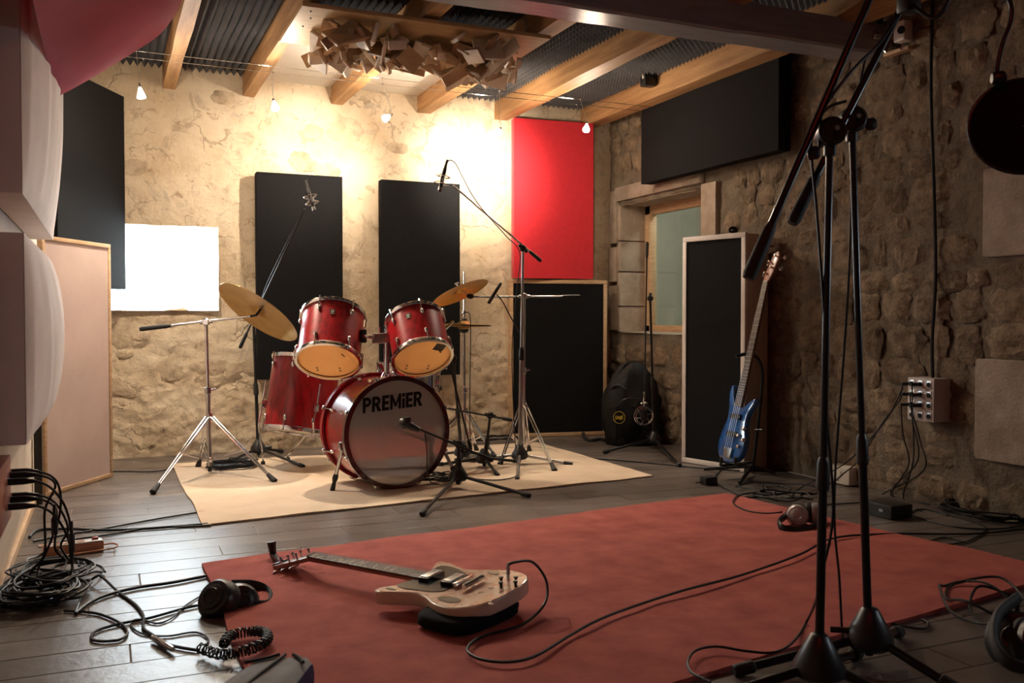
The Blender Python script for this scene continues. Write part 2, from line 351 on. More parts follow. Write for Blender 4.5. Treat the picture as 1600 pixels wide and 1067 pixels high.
# stones of the walls
def stone_mesh(seed, mtl, n=6):
    rr = random.Random(seed); P = []; ex = rr.uniform(2.3, 4.0)
    for j in range(n+1):
        row = []
        for i in range(n+1):
            a, c = 2*i/n-1, 2*j/n-1
            k = (abs(a)**ex+abs(c)**ex)**(1/ex) if (a or c) else 0; m = max(abs(a), abs(c)); s = m/k if k > 0 else 1
            edge = m > .99
            q = 1 + rr.uniform(-.13, .12)
            row.append(V(a*s*.5*q, (-.22 if edge else (1-.5*m**3)*rr.uniform(.35, 1.0)), c*s*.5*q))
        P.append(row)
    b = MB(); b.grid(P); b.v = [V(p.x, -p.y, p.z) for p in b.v]
    return b.mesh('stone', mtl, ang=75)
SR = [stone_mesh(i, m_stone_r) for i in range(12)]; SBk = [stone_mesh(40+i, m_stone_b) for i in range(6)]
blk = MB().box((0, 0, 0), (1, 1, 1), ch=.035).mesh('dressed_block', m_block)
rs = random.Random(11)
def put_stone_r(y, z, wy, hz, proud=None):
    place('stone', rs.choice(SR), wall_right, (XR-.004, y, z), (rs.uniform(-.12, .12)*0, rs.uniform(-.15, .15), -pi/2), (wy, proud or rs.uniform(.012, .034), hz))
BLOCKS = [(2.62, 3.02, 1.17, 1.58), (2.66, 3.05, .25, .72), (2.1, 2.6, .9, 1.25), (5.02, 5.20, 1.42, 1.80), (5.0, 5.2, .95, 1.40), (6.31, 6.43, .80, 1.16), (6.31, 6.44, 1.18, 1.46), (6.31, 6.42, 1.48, 1.9), (5.2, 6.35, 1.80, 1.92)]
for y0, y1, z0, z1 in BLOCKS:
    place('dressed_block', blk, wall_right, (XR+.01, (y0+y1)/2, (z0+z1)/2), None, (.08, y1-y0-.015, z1-z0-.012))
z = .02; cnt = 0
while z < 2.45:
    h = rs.uniform(.10, .19); y = 2.55+rs.uniform(0, .2)
    while y < 6.40:
        wv = rs.uniform(.10, .31); cy, cz = y+wv/2, z+h/2+rs.uniform(-.015, .015)
        ok = not (RWIN[0]-.16 < cy < RWIN[1]+.12 and RWIN[2]-.05 < cz < RWIN[3]+.14) and not any(b0-.06 < cy < b1+.06 and c0-.04 < cz < c1+.04 for b0, b1, c0, c1 in BLOCKS) and not (4.25 < cy < 5.65 and 1.9 < cz < 2.36)
        if ok and cnt < 290:
            put_stone_r(cy, cz, wv*rs.uniform(.92, 1.06), h*rs.uniform(.90, 1.06)); cnt += 1
        y += wv+rs.uniform(.0, .03)
    z += h*.98
for k in range(58):                      # stones showing through the plaster of the back wall
    x, z = rs.uniform(-.2, 3.5), rs.choice([rs.uniform(1.55, 2.45), rs.uniform(.05, .9)])
    if (.88 < x < 1.54 or 1.74 < x < 2.40) and .4 < z < 1.9 or x > 2.68: continue
    s = rs.uniform(.09, .22)
    place('stone', rs.choice(SBk), wall_back, (x, YB+.004, z), (0, rs.uniform(-.3, .3), 0), (s*1.3, rs.uniform(.012, .022), s*.8))
# skirting stone strip at back wall foot
# ------------------------------------------------------------------ windows
def window_back():
    x0, x1, z0, z1 = BWIN; b = MB(); D = .26
    n = 10
    def j(a, k): return .006*fbm(a*7, k, 2, 3)
    for side in range(4):
        P = []
        for t in range(n+1):
            a = t/n
            if side == 0: p, q = V(x0, 0, z0+(z1-z0)*a), V(1, 0, 0)
            if side == 1: p, q = V(x1, 0, z0+(z1-z0)*a), V(1, 0, 0)
            if side == 2: p, q = V(x0+(x1-x0)*a, 0, z0), V(0, 0, 1)
            if side == 3: p, q = V(x0+(x1-x0)*a, 0, z1), V(0, 0, 1)
            P.append([p+V(0, YB-.03+D*s/5, 0)+q*j(a+side, s)*(1 if 0 < t < n else 0) for s in range(6)])
        b.grid(P)
    o = b.build('window_1', m_plaster, o=(x0, YB, z0)); o['kind'] = 'structure'
    f = MB(); cx, cz = (x0+x1)/2, (z0+z1)/2; y = YB+.21
    for xx in (x0-.012, x1+.012): f.box((xx, y, cz), (.03, .03, z1-z0+.05))
    for zz in (z0-.012, z1+.012): f.box((cx, y, zz), (x1-x0, .03, .03))
    f.build('window_frame', m_whitew, o)
    g = MB(); g.box((cx, y, cz), (x1-x0, .004, z1-z0)); g.build('pane', m_glass, o)
window_back()
def window_right():
    y0, y1, z0, z1 = RWIN; X = XR+.27
    b = MB()
    b.grid([[V(XR-.01, yy, z1), V(X, yy, z1-.01)] for yy in np.linspace(y0, y1, 8)]); b.grid([[V(XR-.02, yy, z0), V(X, yy, z0+.01)] for yy in np.linspace(y0, y1, 8)])
    b.grid([[V(XR-.01, y0, zz), V(X, y0, zz)] for zz in (z0, z1)]); b.grid([[V(XR+.04, y1, zz), V(X, y1, zz)] for zz in (z0, z1)])
    b.box((XR+.16, (y0+y1)/2, z0/2-.02), (.24, y1-y0+.6, z0-.02)); b.box((XR+.16, (y0+y1)/2, (z1+2.75)/2+.02), (.24, y1-y0+.6, 2.75-z1))
    b.box((XR+.16, y0-.17, 1.35), (.24, .30, 2.8)); b.box((XR+.16, y1+.20, 1.35), (.24, .30, 2.8))
    o = b.build('window_2', m_block, o=(XR, y0, z0), smooth=False); o['kind'] = 'structure'
    zz = z0
    for h in (.20, .27, .24, .28):       # the far jamb: coursed blocks
        place('dressed_block', blk, o, ((XR+X)/2-.012, y1+.005, zz+h/2), None, (X-XR+.0, .05, h-.010)); zz += h
    f = MB(); fw = .075
    for yy in (y0+.05, y1-.02-fw/2): f.box((X-.03, yy, (z0+z1)/2), (.06, fw, z1-z0), ch=.004)
    f.box((X-.03, (y0+y1)/2, z1-fw/2), (.06, y1-y0, fw), ch=.004); f.box((X-.03, (y0+y1)/2, z0+.03), (.06, y1-y0, .05), ch=.004)
    f.build('window_frame', m_pale, o)
    g = MB(); g.box((X-.02, (y0+y1)/2, (z0+z1)/2), (.005, y1-y0-.1, z1-z0-.1)); g.build('pane', m_glass2, o)
    r = MB(); ym = (y0+y1)/2; xa = XR+.03; xm, xw = xa+.75, 1.5
    r.box((xa+1.5, ym, 1.3), (.05, 3.3, 2.7)); r.box((xm, y1+1.0, 1.3), (xw, .05, 2.7)); r.box((xm, y0-1.0, 1.3), (xw, .05, 2.7)); r.box((xm, ym, 2.6), (xw, 3.3, .05)); r.box((xm, ym, -.03), (xw, 3.3, .05))
    r.box((xa+.06, y1+.62, 1.3), (.02, .8, 2.7)); r.box((xa+.06, y0-.62, 1.3), (.02, .8, 2.7))
    r.build('next_room_wall', m_paleroom, o, smooth=False)
    l = bpy.data.lights.new('next_room_fill', 'POINT'); l.energy = 40; l.color = (1, .97, .88); l.shadow_soft_size = .08  # fill light added behind the pane to brighten it, no known source
    lo = bpy.data.objects.new('next_room_fill', l); COL.objects.link(lo); lo.location = (X+.45, y0+.2, 2.2)
window_right()
y0, y1, z0, z1 = FWIN
f = MB()
for yy in (y0, y1): f.box((XR+.10, yy, (z0+z1)/2), (.2, .04, z1-z0+.04))
for zz in (z0, z1): f.box((XR+.10, (y0+y1)/2, zz), (.2, y1-y0+.04, .04))
f.box((XR+.16, (y0+y1)/2, (z0+z1)/2), (.03, .03, z1-z0))
o = f.build('window_3', m_whitew, o=(XR, y0, z0)); o['kind'] = 'structure'
# ------------------------------------------------------------------ cable lighting
WY = (5.53, 5.67)
for i, yy in enumerate(WY):
    b = MB(); b.tube([V(XL+.02, yy-.05, 2.385-.01)] + [V(x, yy+.02*x/3, 2.37-.008*sin(pi*(x-XL)/4)) for x in np.linspace(0, 3.2, 12)] + [V(XR-.03, yy+.05, 2.385-.01)], .0022, 5)
    tag(b.build('lighting_cable', m_chrome, o=(XL, yy, 2.37)), ['front one of the two thin steel lighting cables below the joists', 'rear one of the two thin steel lighting cables below the joists'][i], 'cable', 'steel lighting cables')
lamp_lab = ['small lit halogen lamp hanging farthest left, above the bright window', 'small lit halogen lamp above the left black wall panel', 'small lit halogen lamp hanging above the middle of the drum kit', 'small lit halogen lamp just left of the red wall panel', 'brightest halogen lamp, in front of the red wall panel']
for i, (p, aim, watt, cone) in enumerate(LAMPS):
    p = Vector(p); d = (Vector(aim)-p).normalized(); t = thing('halogen_lamp', lamp_lab[i], 'lamp', p, 'halogen lamps on the cables')
    M = MX(p, -d)
    MB().lathe([(.006, .034), (.010, .02), (.020, -.010), (.023, -.024), (.021, -.024), (.016, -.006), (.004, .006)], M, 16).build('lamp_shade', m_bulb, t)
    MB().lathe([(.007, .032), (.009, .045), (.005, .055), (.002, .06)], M, 10).build('socket', m_chrome, t)
    top = p - d*.055
    for k in (0, 1):
        MB().rod(top, V(p.x + (-.02, .02)[k], WY[k]+.02*p.x/3, 2.366), .0014, n=5).build('wire', m_steel, t)
        MB().ball(V(p.x + (-.02, .02)[k], WY[k]+.02*p.x/3, 2.366), .006).build('clip', m_chrome, t)
    l = bpy.data.lights.new('halogen', 'SPOT'); l.energy = watt*LAMP*4; l.color = (1, .84, .65); l.spot_size = radians(cone); l.spot_blend = 1.0; l.shadow_soft_size = .012
    lo = bpy.data.objects.new('halogen', l); COL.objects.link(lo); lo.parent = t; lo.location = d*.035; lo.rotation_euler = (-d).to_track_quat('Z', 'Y').to_euler()
    l2 = bpy.data.lights.new('halogen_spill', 'POINT'); l2.energy = watt*LAMP*.55; l2.color = (1, .80, .60); l2.shadow_soft_size = .02
    lo2 = bpy.data.objects.new('halogen_spill', l2); COL.objects.link(lo2); lo2.parent = t; lo2.location = d*.035

# ------------------------------------------------------------------ acoustic panels
def panel(name, label, cat, p0, p1, z0, z1, th, cloth, frm=None, fw=.02, bulge=0.0, back=None, group=None, fth=None):
    """p0,p1: ends (x,y) of the front face's foot seen left to right; thickness goes behind"""
    a, c = V(p0[0], p0[1], 0), V(p1[0], p1[1], 0); ex = (c-a).normalized(); W = (c-a).length; ny = V(-ex.y, ex.x, 0)   # behind
    t = thing(name, label, cat, V((a.x+c.x)/2, (a.y+c.y)/2, z0)+ny*th/2, group)
    M = Matrix((ex, ny, V(0,0,1))).transposed().to_4x4(); M = Matrix.Translation(a) @ M
    n = 40 if bulge else 12; b = MB(); b.M = M; ins = fw*.5 if frm else 0
    P = []
    for j in range(n+1):
        row = []
        for i in range(n+1):
            u, v = i/n, j/n; k = (max(0, sin(pi*u))*max(0, sin(pi*v)))**.55
            row.append(V(ins+(W-2*ins)*u, (.006 if frm else 0) - bulge*k - (bulge > 0)*.004*k*(sin(u*31+2*sin(v*3))+.6*sin(u*57+v*4)), z0+ins+(z1-z0-2*ins)*v))
        P.append(row)
    b.grid(P); b.build('cloth_face', cloth, t, ang=60)
    if frm:
        for nm, cx, cz, dx, dz in (('frame_rail', W/2, z0+fw/2, W, fw), ('frame_rail', W/2, z1-fw/2, W, fw), ('frame_stile', fw/2, (z0+z1)/2, fw, z1-z0-2*fw), ('frame_stile', W-fw/2, (z0+z1)/2, fw, z1-z0-2*fw)):
            q = MB(); q.M = M; q.box((cx, (fth or th)/2, cz), (dx, fth or th, dz), ch=.002); q.build(nm, frm, t)
    q = MB(); q.M = M; q.box((W/2, th/2+(.006 if frm else .0003), (z0+z1)/2), (W-(.004 if frm else 0)*2, th-(.011 if frm else 0), z1-z0-(.004 if frm else 0)*2), ch=.006); q.build('body', back or cloth, t)
    return t
panel('sound_absorber', 'tall black wall panel behind the left rack tom', 'acoustic panel', (.925, 6.33), (1.50, 6.33), .49, 1.87, .08, m_blackf, group='black wall panels')
panel('sound_absorber', 'tall black wall panel behind the right rack tom and ride cymbal', 'acoustic panel', (1.775, 6.33), (2.36, 6.33), .49, 1.87, .08, m_blackf, group='black wall panels')
panel('sound_absorber', 'bright red upright panel in the far right corner', 'acoustic panel', (2.79, 6.33), (3.43, 6.28), 1.20, 2.385, .07, m_redf)
panel('acoustic_screen', 'black floor screen with pale wooden frame below the red panel', 'acoustic panel', (2.775, 6.38), (3.53, 6.24), 0.002, 1.19, .07, m_blackf, m_pale, .028)
panel('sound_absorber', 'black panel across the left rear corner beside the bright window', 'acoustic panel', (-.235, 5.68), (.12, 6.35), 1.08, 2.29, .07, m_blackf)
panel('acoustic_screen', 'pale pink cloth screen with wooden frame standing by the left wall', 'acoustic panel', (-.285, 5.19), (.031, 5.71), .002, 1.315, .03, m_pinkf, m_pale, .022)
panel('sound_absorber', 'wide black panel hung high on the right stone wall', 'acoustic panel', (3.53, 5.75), (3.53, 4.27), 1.86, 2.40, .09, m_blackf)
# two white padded boxes on the left wall (face looks to +x: ends run along y, near end first)
panel('padded_panel', 'upper white padded box hung on the left wall', 'acoustic panel', (-.225, 3.16), (-.225, 4.97), 1.275, 2.345, .10, m_whitef, bulge=.075, group='padded boxes on the left wall')
panel('padded_panel', 'lower white padded box hung on the left wall', 'acoustic panel', (-.22, 3.12), (-.22, 4.72), .52, 1.155, .10, m_whitef, bulge=.07, group='padded boxes on the left wall')
b = MB(); b.box((-.305, 5.02, .55), (.035, .045, 1.1), ch=.003); tag(b.build('dark_strip', m_black, o=(-.305, 5.02, 0)), 'thin dark upright strip behind the lower white padded box', 'post')  # narrow black upright strip close to the left wall
# gobo on the right with white timber frame
g0, g1 = V(3.29, 4.87, 0), V(3.405, 4.40, 0)
gt = panel('acoustic_screen', 'tall black screen with white timber frame beside the blue bass guitar', 'acoustic panel', g0.xy, g1.xy, .003, 1.40, .22, m_blackf, m_whitew, .03, back=m_cabin, fth=.02)
# shaped red sail
prof = [aty(u, v, 4.05) for u, v in [(86, 153), (115, 138), (150, 118), (215, 78), (245, 58), (262, 40), (272, 22), (278, 0)]]
prof = crom(prof, 5)
top = prof[-1]; prof += [V(top.x+.006, 4.05, top.z+.03), V(top.x+.004, 4.05, 2.384)]
P = []
for k in range(24):
    yy = 4.05 - k*.11; row = []
    for i, p in enumerate(prof):
        s = i/len(prof); wob = .012*sin(s*9+k*.35)*sin(pi*s)*(1 if k else 0) + (.02*sin(k*.5))*sin(pi*s)*(1 if k else 0)
        row.append(V(p.x+wob*.6, yy, min(2.384, p.z-wob)))
    P.append(row)
b = MB(); b.grid(P); tag(b.build('fabric_sail', m_sail, o=(XL, 4.05, 2.38), ang=80), 'curved red cloth sail hung from ceiling above the white padded boxes', 'fabric sail')

# skyline diffuser made of scrap wood
dx0, dx1, dy0, dy1, dz = .85, 2.13, 4.36, 4.98, 2.345
t = thing('wood_diffuser', 'plywood board with a jumble of scrap wood blocks hung under the joists', 'diffuser', ((dx0+dx1)/2, (dy0+dy1)/2, dz))
MB().box(((dx0+dx1)/2, (dy0+dy1)/2, dz+.011), (dx1-dx0, dy1-dy0, .02), ch=.002).build('board', m_ply, t)
bk1 = MB().box((0, 0, 0), (1, 1, 1), ch=.02).mesh('wood_block', m_block1); bk2 = MB().box((0, 0, 0), (1, 1, 1), ch=.02).mesh('wood_block', m_block2)
rd = random.Random(5); n = 0
from mathutils import Euler
for k in range(104):
    x, y = rd.uniform(dx0+.14, dx1-.08), rd.uniform(dy0+.06, dy1-.06)
    if k < 70: dims = (rd.uniform(.09, .24), rd.uniform(.016, .024), rd.uniform(.05, .13))
    else: dims = (rd.uniform(.06, .15), rd.uniform(.025, .04), rd.uniform(.03, .055))
    eu = Euler((rd.uniform(-1.0, 1.0), rd.uniform(-.7, .7), rd.uniform(0, 2*pi))); Rm = eu.to_matrix()
    ext = [sum(abs(Rm[r][c])*dims[c]/2 for c in range(3)) for r in range(3)]
    x = min(max(x, dx0+.10+ext[0]), dx1-.02-ext[0]*.8); y = min(max(y, dy0+.01+ext[1]), dy1-.01-ext[1])
    layer = 0 if k < 62 else rd.uniform(.03, .085)
    place('wood_block', bk1 if rd.random() < .6 else bk2, t, (x, y, dz-ext[2]*.93-layer), eu, dims)
for sx, sy in ((.05, .06), (.07, .16), (.06, .3), (1.2, .5), (1.22, .3)):
    MB().ball(V(dx0+sx, dy0+sy, dz), .005, n=8).build('screw', m_black, t)
for sx in (dx0+.1, dx1-.1):
    for sy in (dy0+.1, dy1-.1): MB().rod(V(sx, sy, dz+.02), V(sx, sy, 2.47), .004, n=6).build('hanger', m_steel, t)

# rugs
def rug(name, label, c, th, mtl, nx=60, ny=40, wav=.004):
    A, B, C_, D = [Vector(q) for q in c]; P = []      # far-left, far-right, near-right, near-left
    for j in range(ny+1):
        row = []
        for i in range(nx+1):
            u, v = i/nx, j/ny; p = A*(1-u)*(1-v)+B*u*(1-v)+C_*u*v+D*(1-u)*v
            e = .010*fbm(p.x*2.2, p.y*2.2, 1, 2) if (i in (0, nx) or j in (0, ny)) else 0
            row.append(V(p.x+e, p.y+e, th+wav*(fbm(p.x*2.5, p.y*2.5, 0, 3)+.5)))
        P.append(row)
    b = MB(); b.grid(P)
    edge = P[0] + [r[-1] for r in P[1:]] + P[-1][::-1][1:] + [r[0] for r in P[::-1][1:-1]]
    b.grid([edge+[edge[0]], [V(p.x, p.y, .001) for p in edge+[edge[0]]]])
    return tag(b.build(name, mtl, o=(A+C_)/2, ang=60), label, 'rug')
rug('beige_rug', 'beige rug under the red drum kit', [(.36,6.02,0),(2.835,6.02,0),(2.835,4.48,0),(.38,4.19,0)], .008, m_beige)
rug('red_rug', 'large red rug in the foreground with an electric guitar on it', [(.31,3.51,0),(2.87,3.85,0),(3.08,2.17,0),(.32,1.75,0)], .012, m_rug, wav=.006)
# ------------------------------------------------------------------ drums
def cn(x, y, z): return (RT*x + UP*y - FW*z).normalized()      # direction given in view terms, kept as a world vector
def hoop_prof(r, z, s): return [(r-.004, z-.010*s), (r+.010, z-.010*s), (r+.012, z-.004*s), (r+.012, z+.012*s), (r+.006, z+.015*s), (r-.003, z+.014*s), (r-.005, z+.004*s)]
def drum(name, label, bot, top, r, nl, m_top, m_bot, m_shell=None, group=None, hoop=None, twist=0.0, up=None, legs=None, badge=None, L=None):
    bot, top = Vector(bot), Vector(top); ax = (top-bot).normalized(); L = L or (top-bot).length
    t = thing(name, label, 'drum', bot, group); M = MX(bot, ax, up)
    MB().lathe([(r, .002), (r, L-.002)], M, 48, cap=False).build('shell', m_shell or m_lacq, t)
    MB().lathe([(r-.007, .003), (r-.007, L-.003)], M, 48, cap=False).build('shell_lining', m_maple, t)
    MB().lathe(hoop_prof(r, 0, -1), M, 48, cap=False).build('bottom_hoop', hoop or m_chrome, t); MB().lathe(hoop_prof(r, L, 1), M, 48, cap=False).build('top_hoop', hoop or m_chrome, t)
    MB().lathe([(.001, 0), (r*.5, 0), (r*.93, 0), (r+.001, .006)], M, 48, cap=False).build('bottom_head', m_bot, t); MB().lathe([(.001, L), (r*.5, L), (r*.93, L), (r+.001, L-.006)], M, 48, cap=False).build('top_head', m_top, t)
    for k in range(nl):
        a = 2*pi*k/nl+twist; c, s_ = cos(a), sin(a)
        for z, e in ((min(.055, L*.3), -1), (L-min(.055, L*.3), 1)):
            b = MB(); b.M = M; b.ball((0, 0, 0), 1, Matrix.Translation((c*(r+.006), s_*(r+.006), z)) @ Matrix.Rotation(a, 4, 'Z') @ Matrix.Diagonal((.011, .010, .020, 1)), 10); lg = b.build('lug', m_chrome, t)
            b = MB(); b.M = M; zz = L+.006 if e > 0 else -.006; b.rod((c*(r+.011), s_*(r+.011), z), (c*(r+.013), s_*(r+.013), zz), .0035, n=6); b.rod((c*(r+.013), s_*(r+.013), zz), (c*(r+.013), s_*(r+.013), zz+.014*e), .006, n=6); b.build('tension_rod', m_chrome, lg)
    if badge is not None:
        # badge on the side that looks towards the given direction
        d = Vector(badge); d = (d-ax*d.dot(ax)).normalized(); pos = bot+ax*L*.70+d*(r+.001)
        b = MB(); bo = [(-.014, .018), (.014, .018), (.015, 0), (.009, -.012), (0, -.018), (-.009, -.012), (-.015, 0)]; b.prism(bo, 0, .0015, MX(pos, d, ax)); bd = b.build('badge', m_ink, t)
        b = MB(); b.lathe([(.004, .0016), (.009, .0016), (.009, .0026), (.004, .0026)], MX(pos+ax*.005, d, ax), 16, cap=False); b.build('badge_ring', m_badge, bd)
        b = MB(); b.box((0, -.010, .002), (.020, .004, .001), MX(pos, d, ax)); b.build('badge_bar', m_badge, bd)
    return t
tocam = -FW
t1 = drum('rack_tom', 'left red rack tom with amber lower head', at(513, 563, 4.93), at(521, 496, 5.09), .166, 6, m_headw, m_head, twist=.25, badge=cn(.15, 0, 1), group='rack toms')
t2 = drum('rack_tom', 'right red rack tom with dark tape on its amber lower head', at(660, 558, 4.92), at(648, 503, 5.06), .155, 6, m_headw, m_head, twist=.5, badge=cn(-.05, 0, 1), group='rack toms')
# tape and small vent dots on the lower heads
def on_head(bot, top, off, col, wh, rot, parent, nm):
    ax = (Vector(bot)-Vector(top)).normalized(); M = MX(Vector(bot)+ax*.0015, ax, V(0,0,1)) @ Matrix.Translation((off[0], off[1], 0)) @ Matrix.Rotation(rot, 4, 'Z')
    b = MB(); b.box((0, 0, 0), (wh[0], wh[1], .001), M); b.build(nm, col, parent)
on_head(at(660,558,4.92), at(648,503,5.06), (.075, .085), mat('dark_tape', (.12,.10,.08), .6), (.06, .055), -.3, t2, 'tape')
for hb, ht, tt in ((at(513,563,4.93), at(521,496,5.09), t1), (at(660,558,4.92), at(648,503,5.06), t2)):
    for ox, oy in ((-.07, -.07), (-.07, -.095), (.05, -.075), (.05, -.10)): on_head(hb, ht, (ox, oy), mat('felt_mark', (.25,.15,.07), .7), (.010, .012), 0, tt, 'head_mark')
    on_head(hb, ht, (.085, .05), m_ink, (.006, .03), .5, tt, 'head_print')
ftb, ftt = at(464, 673, 5.52), at(480, 564, 5.60)
ft = drum('floor_tom', 'deep red floor tom standing left of the bass drum', ftb, ftt, .200, 8, m_headw, m_headw, twist=.2, hoop=m_chrome)
ax = (ftt-ftb).normalized()
for d, foot in ((cn(-.93, 0, .36), atz(411, 728)), (cn(.05, 0, -1), atz(450, 722)), (cn(.6, 0, .8), atz(517, 722))):
    foot = V(foot.x, foot.y, .012); d = (d-ax*d.dot(ax)).normalized(); p = ftb+ax*.13+d*.222; hi = p+ax*.14
    b = MB(); b.tube(crom([hi, p, p-ax*.13, foot+V(0,0,.03), foot], 3), .0055, 8); lg = b.build('leg', m_chrome, ft)
    b = MB(); b.box((0, 0, 0), (.03, .03, .045), MX(p-d*.008, ax), ch=.006); b.build('leg_bracket', m_chrome, lg)
    b = MB(); b.lathe([(.009, 0), (.014, -.012), (.013, .014), (.007, .02)], Matrix.Translation(foot), 12); b.build('rubber_foot', m_rubber, lg)
sn = at(640, 606, 5.42)
sd = drum('snare_drum', 'chrome snare drum half hidden behind the bass drum', sn, sn+V(0,0,.135), .178, 8, m_headw, m_headw, m_shell=m_chrome)
b = MB(); c0 = V(sn.x, sn.y, 0)
sst = thing('snare_stand', 'chrome snare stand with crossed legs under the chrome snare', 'stand', c0)
MB().rod(c0+V(0,0,.13), V(sn.x, sn.y, sn.z-.04), .012).build('pole', m_chrome, sst)
for k in range(3):
    a = .6+2*pi*k/3; d = V(cos(a), sin(a), 0)
    lg = MB().tube([V(sn.x, sn.y, .32)+d*.012, c0+d*.26+V(0,0,.015)], .008, 8).build('leg', m_chrome, sst); MB().ball(c0+d*.26+V(0,0,.014), .014).build('rubber_foot', m_rubber, lg)
    MB().tube([V(sn.x, sn.y, sn.z-.05), V(sn.x, sn.y, sn.z-.035)+d*.17, V(sn.x, sn.y, sn.z-.008)+d*.196, V(sn.x, sn.y, sn.z+.012)+d*.196], .006, 8).build('basket_arm', m_chrome, sst)

# bass drum: front head looks towards the camera side of the room
bc = at(622, 676, 4.84); az = radians(-7); back = V(sin(az), cos(az), 0); R_, L_ = .279, .37
bt = thing('bass_drum', 'red bass drum with silver front head lettered PREMiER', 'drum', V(bc.x, bc.y, 0)+back*.18)
M = MX(bc, back)
MB().lathe([(R_, .01), (R_, L_-.01)], M, 64, cap=False).build('shell', m_lacq, bt)
for z, nm in ((0, 'front_hoop'), (L_, 'rear_hoop')):
    e = 1 if z == 0 else -1
    MB().lathe([(R_-.006, z-.006*e), (R_+.016, z-.006*e), (R_+.018, z), (R_+.018, z+.034*e), (R_+.004, z+.036*e), (R_-.006, z+.012*e)], M, 64, cap=False).build(nm, m_dhoop if z == 0 else m_lacq, bt)
MB().lathe([(R_+.0185, -.004), (R_+.0195, .000), (R_+.0195, .014), (R_+.0185, .016)], M, 64, cap=False).build('hoop_trim', m_dhoop, bt)
fh = MB().lathe([(.001, .002), (.10, .0025), (.20, .003), (R_-.004, .004), (R_, .008)], M, 64, cap=False).build('front_head', m_mirror, bt)
MB().lathe([(.001, L_-.004), (.2, L_-.004), (R_, L_-.008)], M, 64, cap=False).build('rear_head', m_headw, bt)
q = at(617, 628.5, 4.8); q = bc + (V(0,0,1)*((q-bc).z) + V(cos(az), -sin(az), 0)*((q-bc).dot(V(cos(az), -sin(az), 0)))) - back*.0012
LM = MX(q, -back, V(0,0,1)) @ Matrix.Rotation(radians(4), 4, 'Z') @ Matrix(((1, .10, 0, 0), (0, 1, 0, 0), (0, 0, 1, 0), (0, 0, 0, 1)))
def glyph(ch):
    b = [];  w_ = .60; k = .21
    bx = lambda x0, y0, x1, y1: b.append([(x0, y0), (x1, y0), (x1, y1), (x0, y1)])
    if ch in 'PR':
        bx(0, 0, k, 1); n = 10; cy, ro = .69, .31; A = [(.30+ro*cos(-pi/2+pi*i/n), cy+ro*sin(-pi/2+pi*i/n)) for i in range(n+1)]; ri = .115; B_ = [(.30+ri*cos(-pi/2+pi*i/n), cy+ri*sin(-pi/2+pi*i/n)) for i in range(n+1)]
        for i in range(n): b.append([A[i], A[i+1], B_[i+1], B_[i]])
        bx(k-.01, .80, .31, 1); bx(k-.01, .38, .31, .575)
        if ch == 'R': b.append([(.25, .42), (.48, .42), (.68, 0), (.43, 0)]); w_ = .66
    if ch == 'E':
        bx(0, 0, k, 1); w_ = .52; bx(k-.01, 0, .52, .2); bx(k-.01, .4, .48, .6); bx(k-.01, .8, .52, 1)
    if ch == 'M':
        bx(0, 0, .2, 1); bx(.62, 0, .82, 1); b.append([(.17, 1), (.17, .62), (.34, .18), (.43, .18), (.43, .42)]); b.append([(.65, 1), (.43, .42), (.43, .18), (.48, .18), (.65, .62)]); w_ = .82
    if ch == 'i':
        bx(0, 0, k, .66); bx(0, .76, k, 1); w_ = k
    return b, w_
adv = 0; polys = []
for ch in 'PREMiER':
    g_, w_ = glyph(ch); polys += [[(x+adv, y) for x, y in p] for p in g_]; adv += w_+.07
adv -= .07; b = MB()
for p in polys:
    vs = [LM @ V((x/adv-.5)*.335, (y-.5)*.078, 0) for x, y in p]; b.add(vs, [tuple(range(len(vs)))])
b.build('lettering', m_ink, fh, smooth=False)
for k in range(8):
    a = 2*pi*(k+.5)/8; c, s_ = cos(a), sin(a)
    for z, e in ((0, 1), (L_, -1)):
        b = MB(); b.M = M; b.box((0, 0, 0), (.02, .024, .03), Matrix.Translation((c*(R_+.020), s_*(R_+.020), z+.012*e)) @ Matrix.Rotation(a, 4, 'Z'), ch=.004); cl = b.build('claw_hook', m_chrome, bt)
        b = MB(); b.M = M; b.rod((c*(R_+.024), s_*(R_+.024), z+.02*e), (c*(R_+.016), s_*(R_+.016), z+.10*e), .004, n=6); b.build('tension_rod', m_chrome, cl)
        b = MB(); b.M = M; b.ball((0,0,0), 1, Matrix.Translation((c*(R_+.009), s_*(R_+.009), z+.11*e)) @ Matrix.Rotation(a, 4, 'Z') @ Matrix.Diagonal((.013, .011, .024, 1)), 10); b.build('lug', m_chrome, cl)
for sd_, ftp in ((-1, atz(519, 769)), (1, None)):
    side = V(cos(az), -sin(az), 0)*sd_; p = bc+back*.08+side*(R_*.97)+V(0,0,-.06)
    foot = V(ftp.x, ftp.y, .012) if ftp else bc+side*.36-back*.0+V(0,0,-bc.z+.012)
    b = MB(); b.rod(p, foot+(p-foot)*.25, .010); b.rod(foot+(p-foot)*.3, foot, .007); lg = b.build('spur_leg', m_chrome, bt)
    MB().box((0,0,0), (.03, .045, .05), MX(p, side), ch=.008).build('spur_bracket', m_chrome, lg); MB().rod(foot+(p-foot)*.24, foot-V(0,0,.010), .009, .014, 12).build('rubber_foot', m_rubber, lg)
    MB().lathe([(.012, -.02), (.016, 0), (.012, .02)], MX(foot+(p-foot)*.28, p-foot), 12).build('spur_collar', m_blackm, lg)
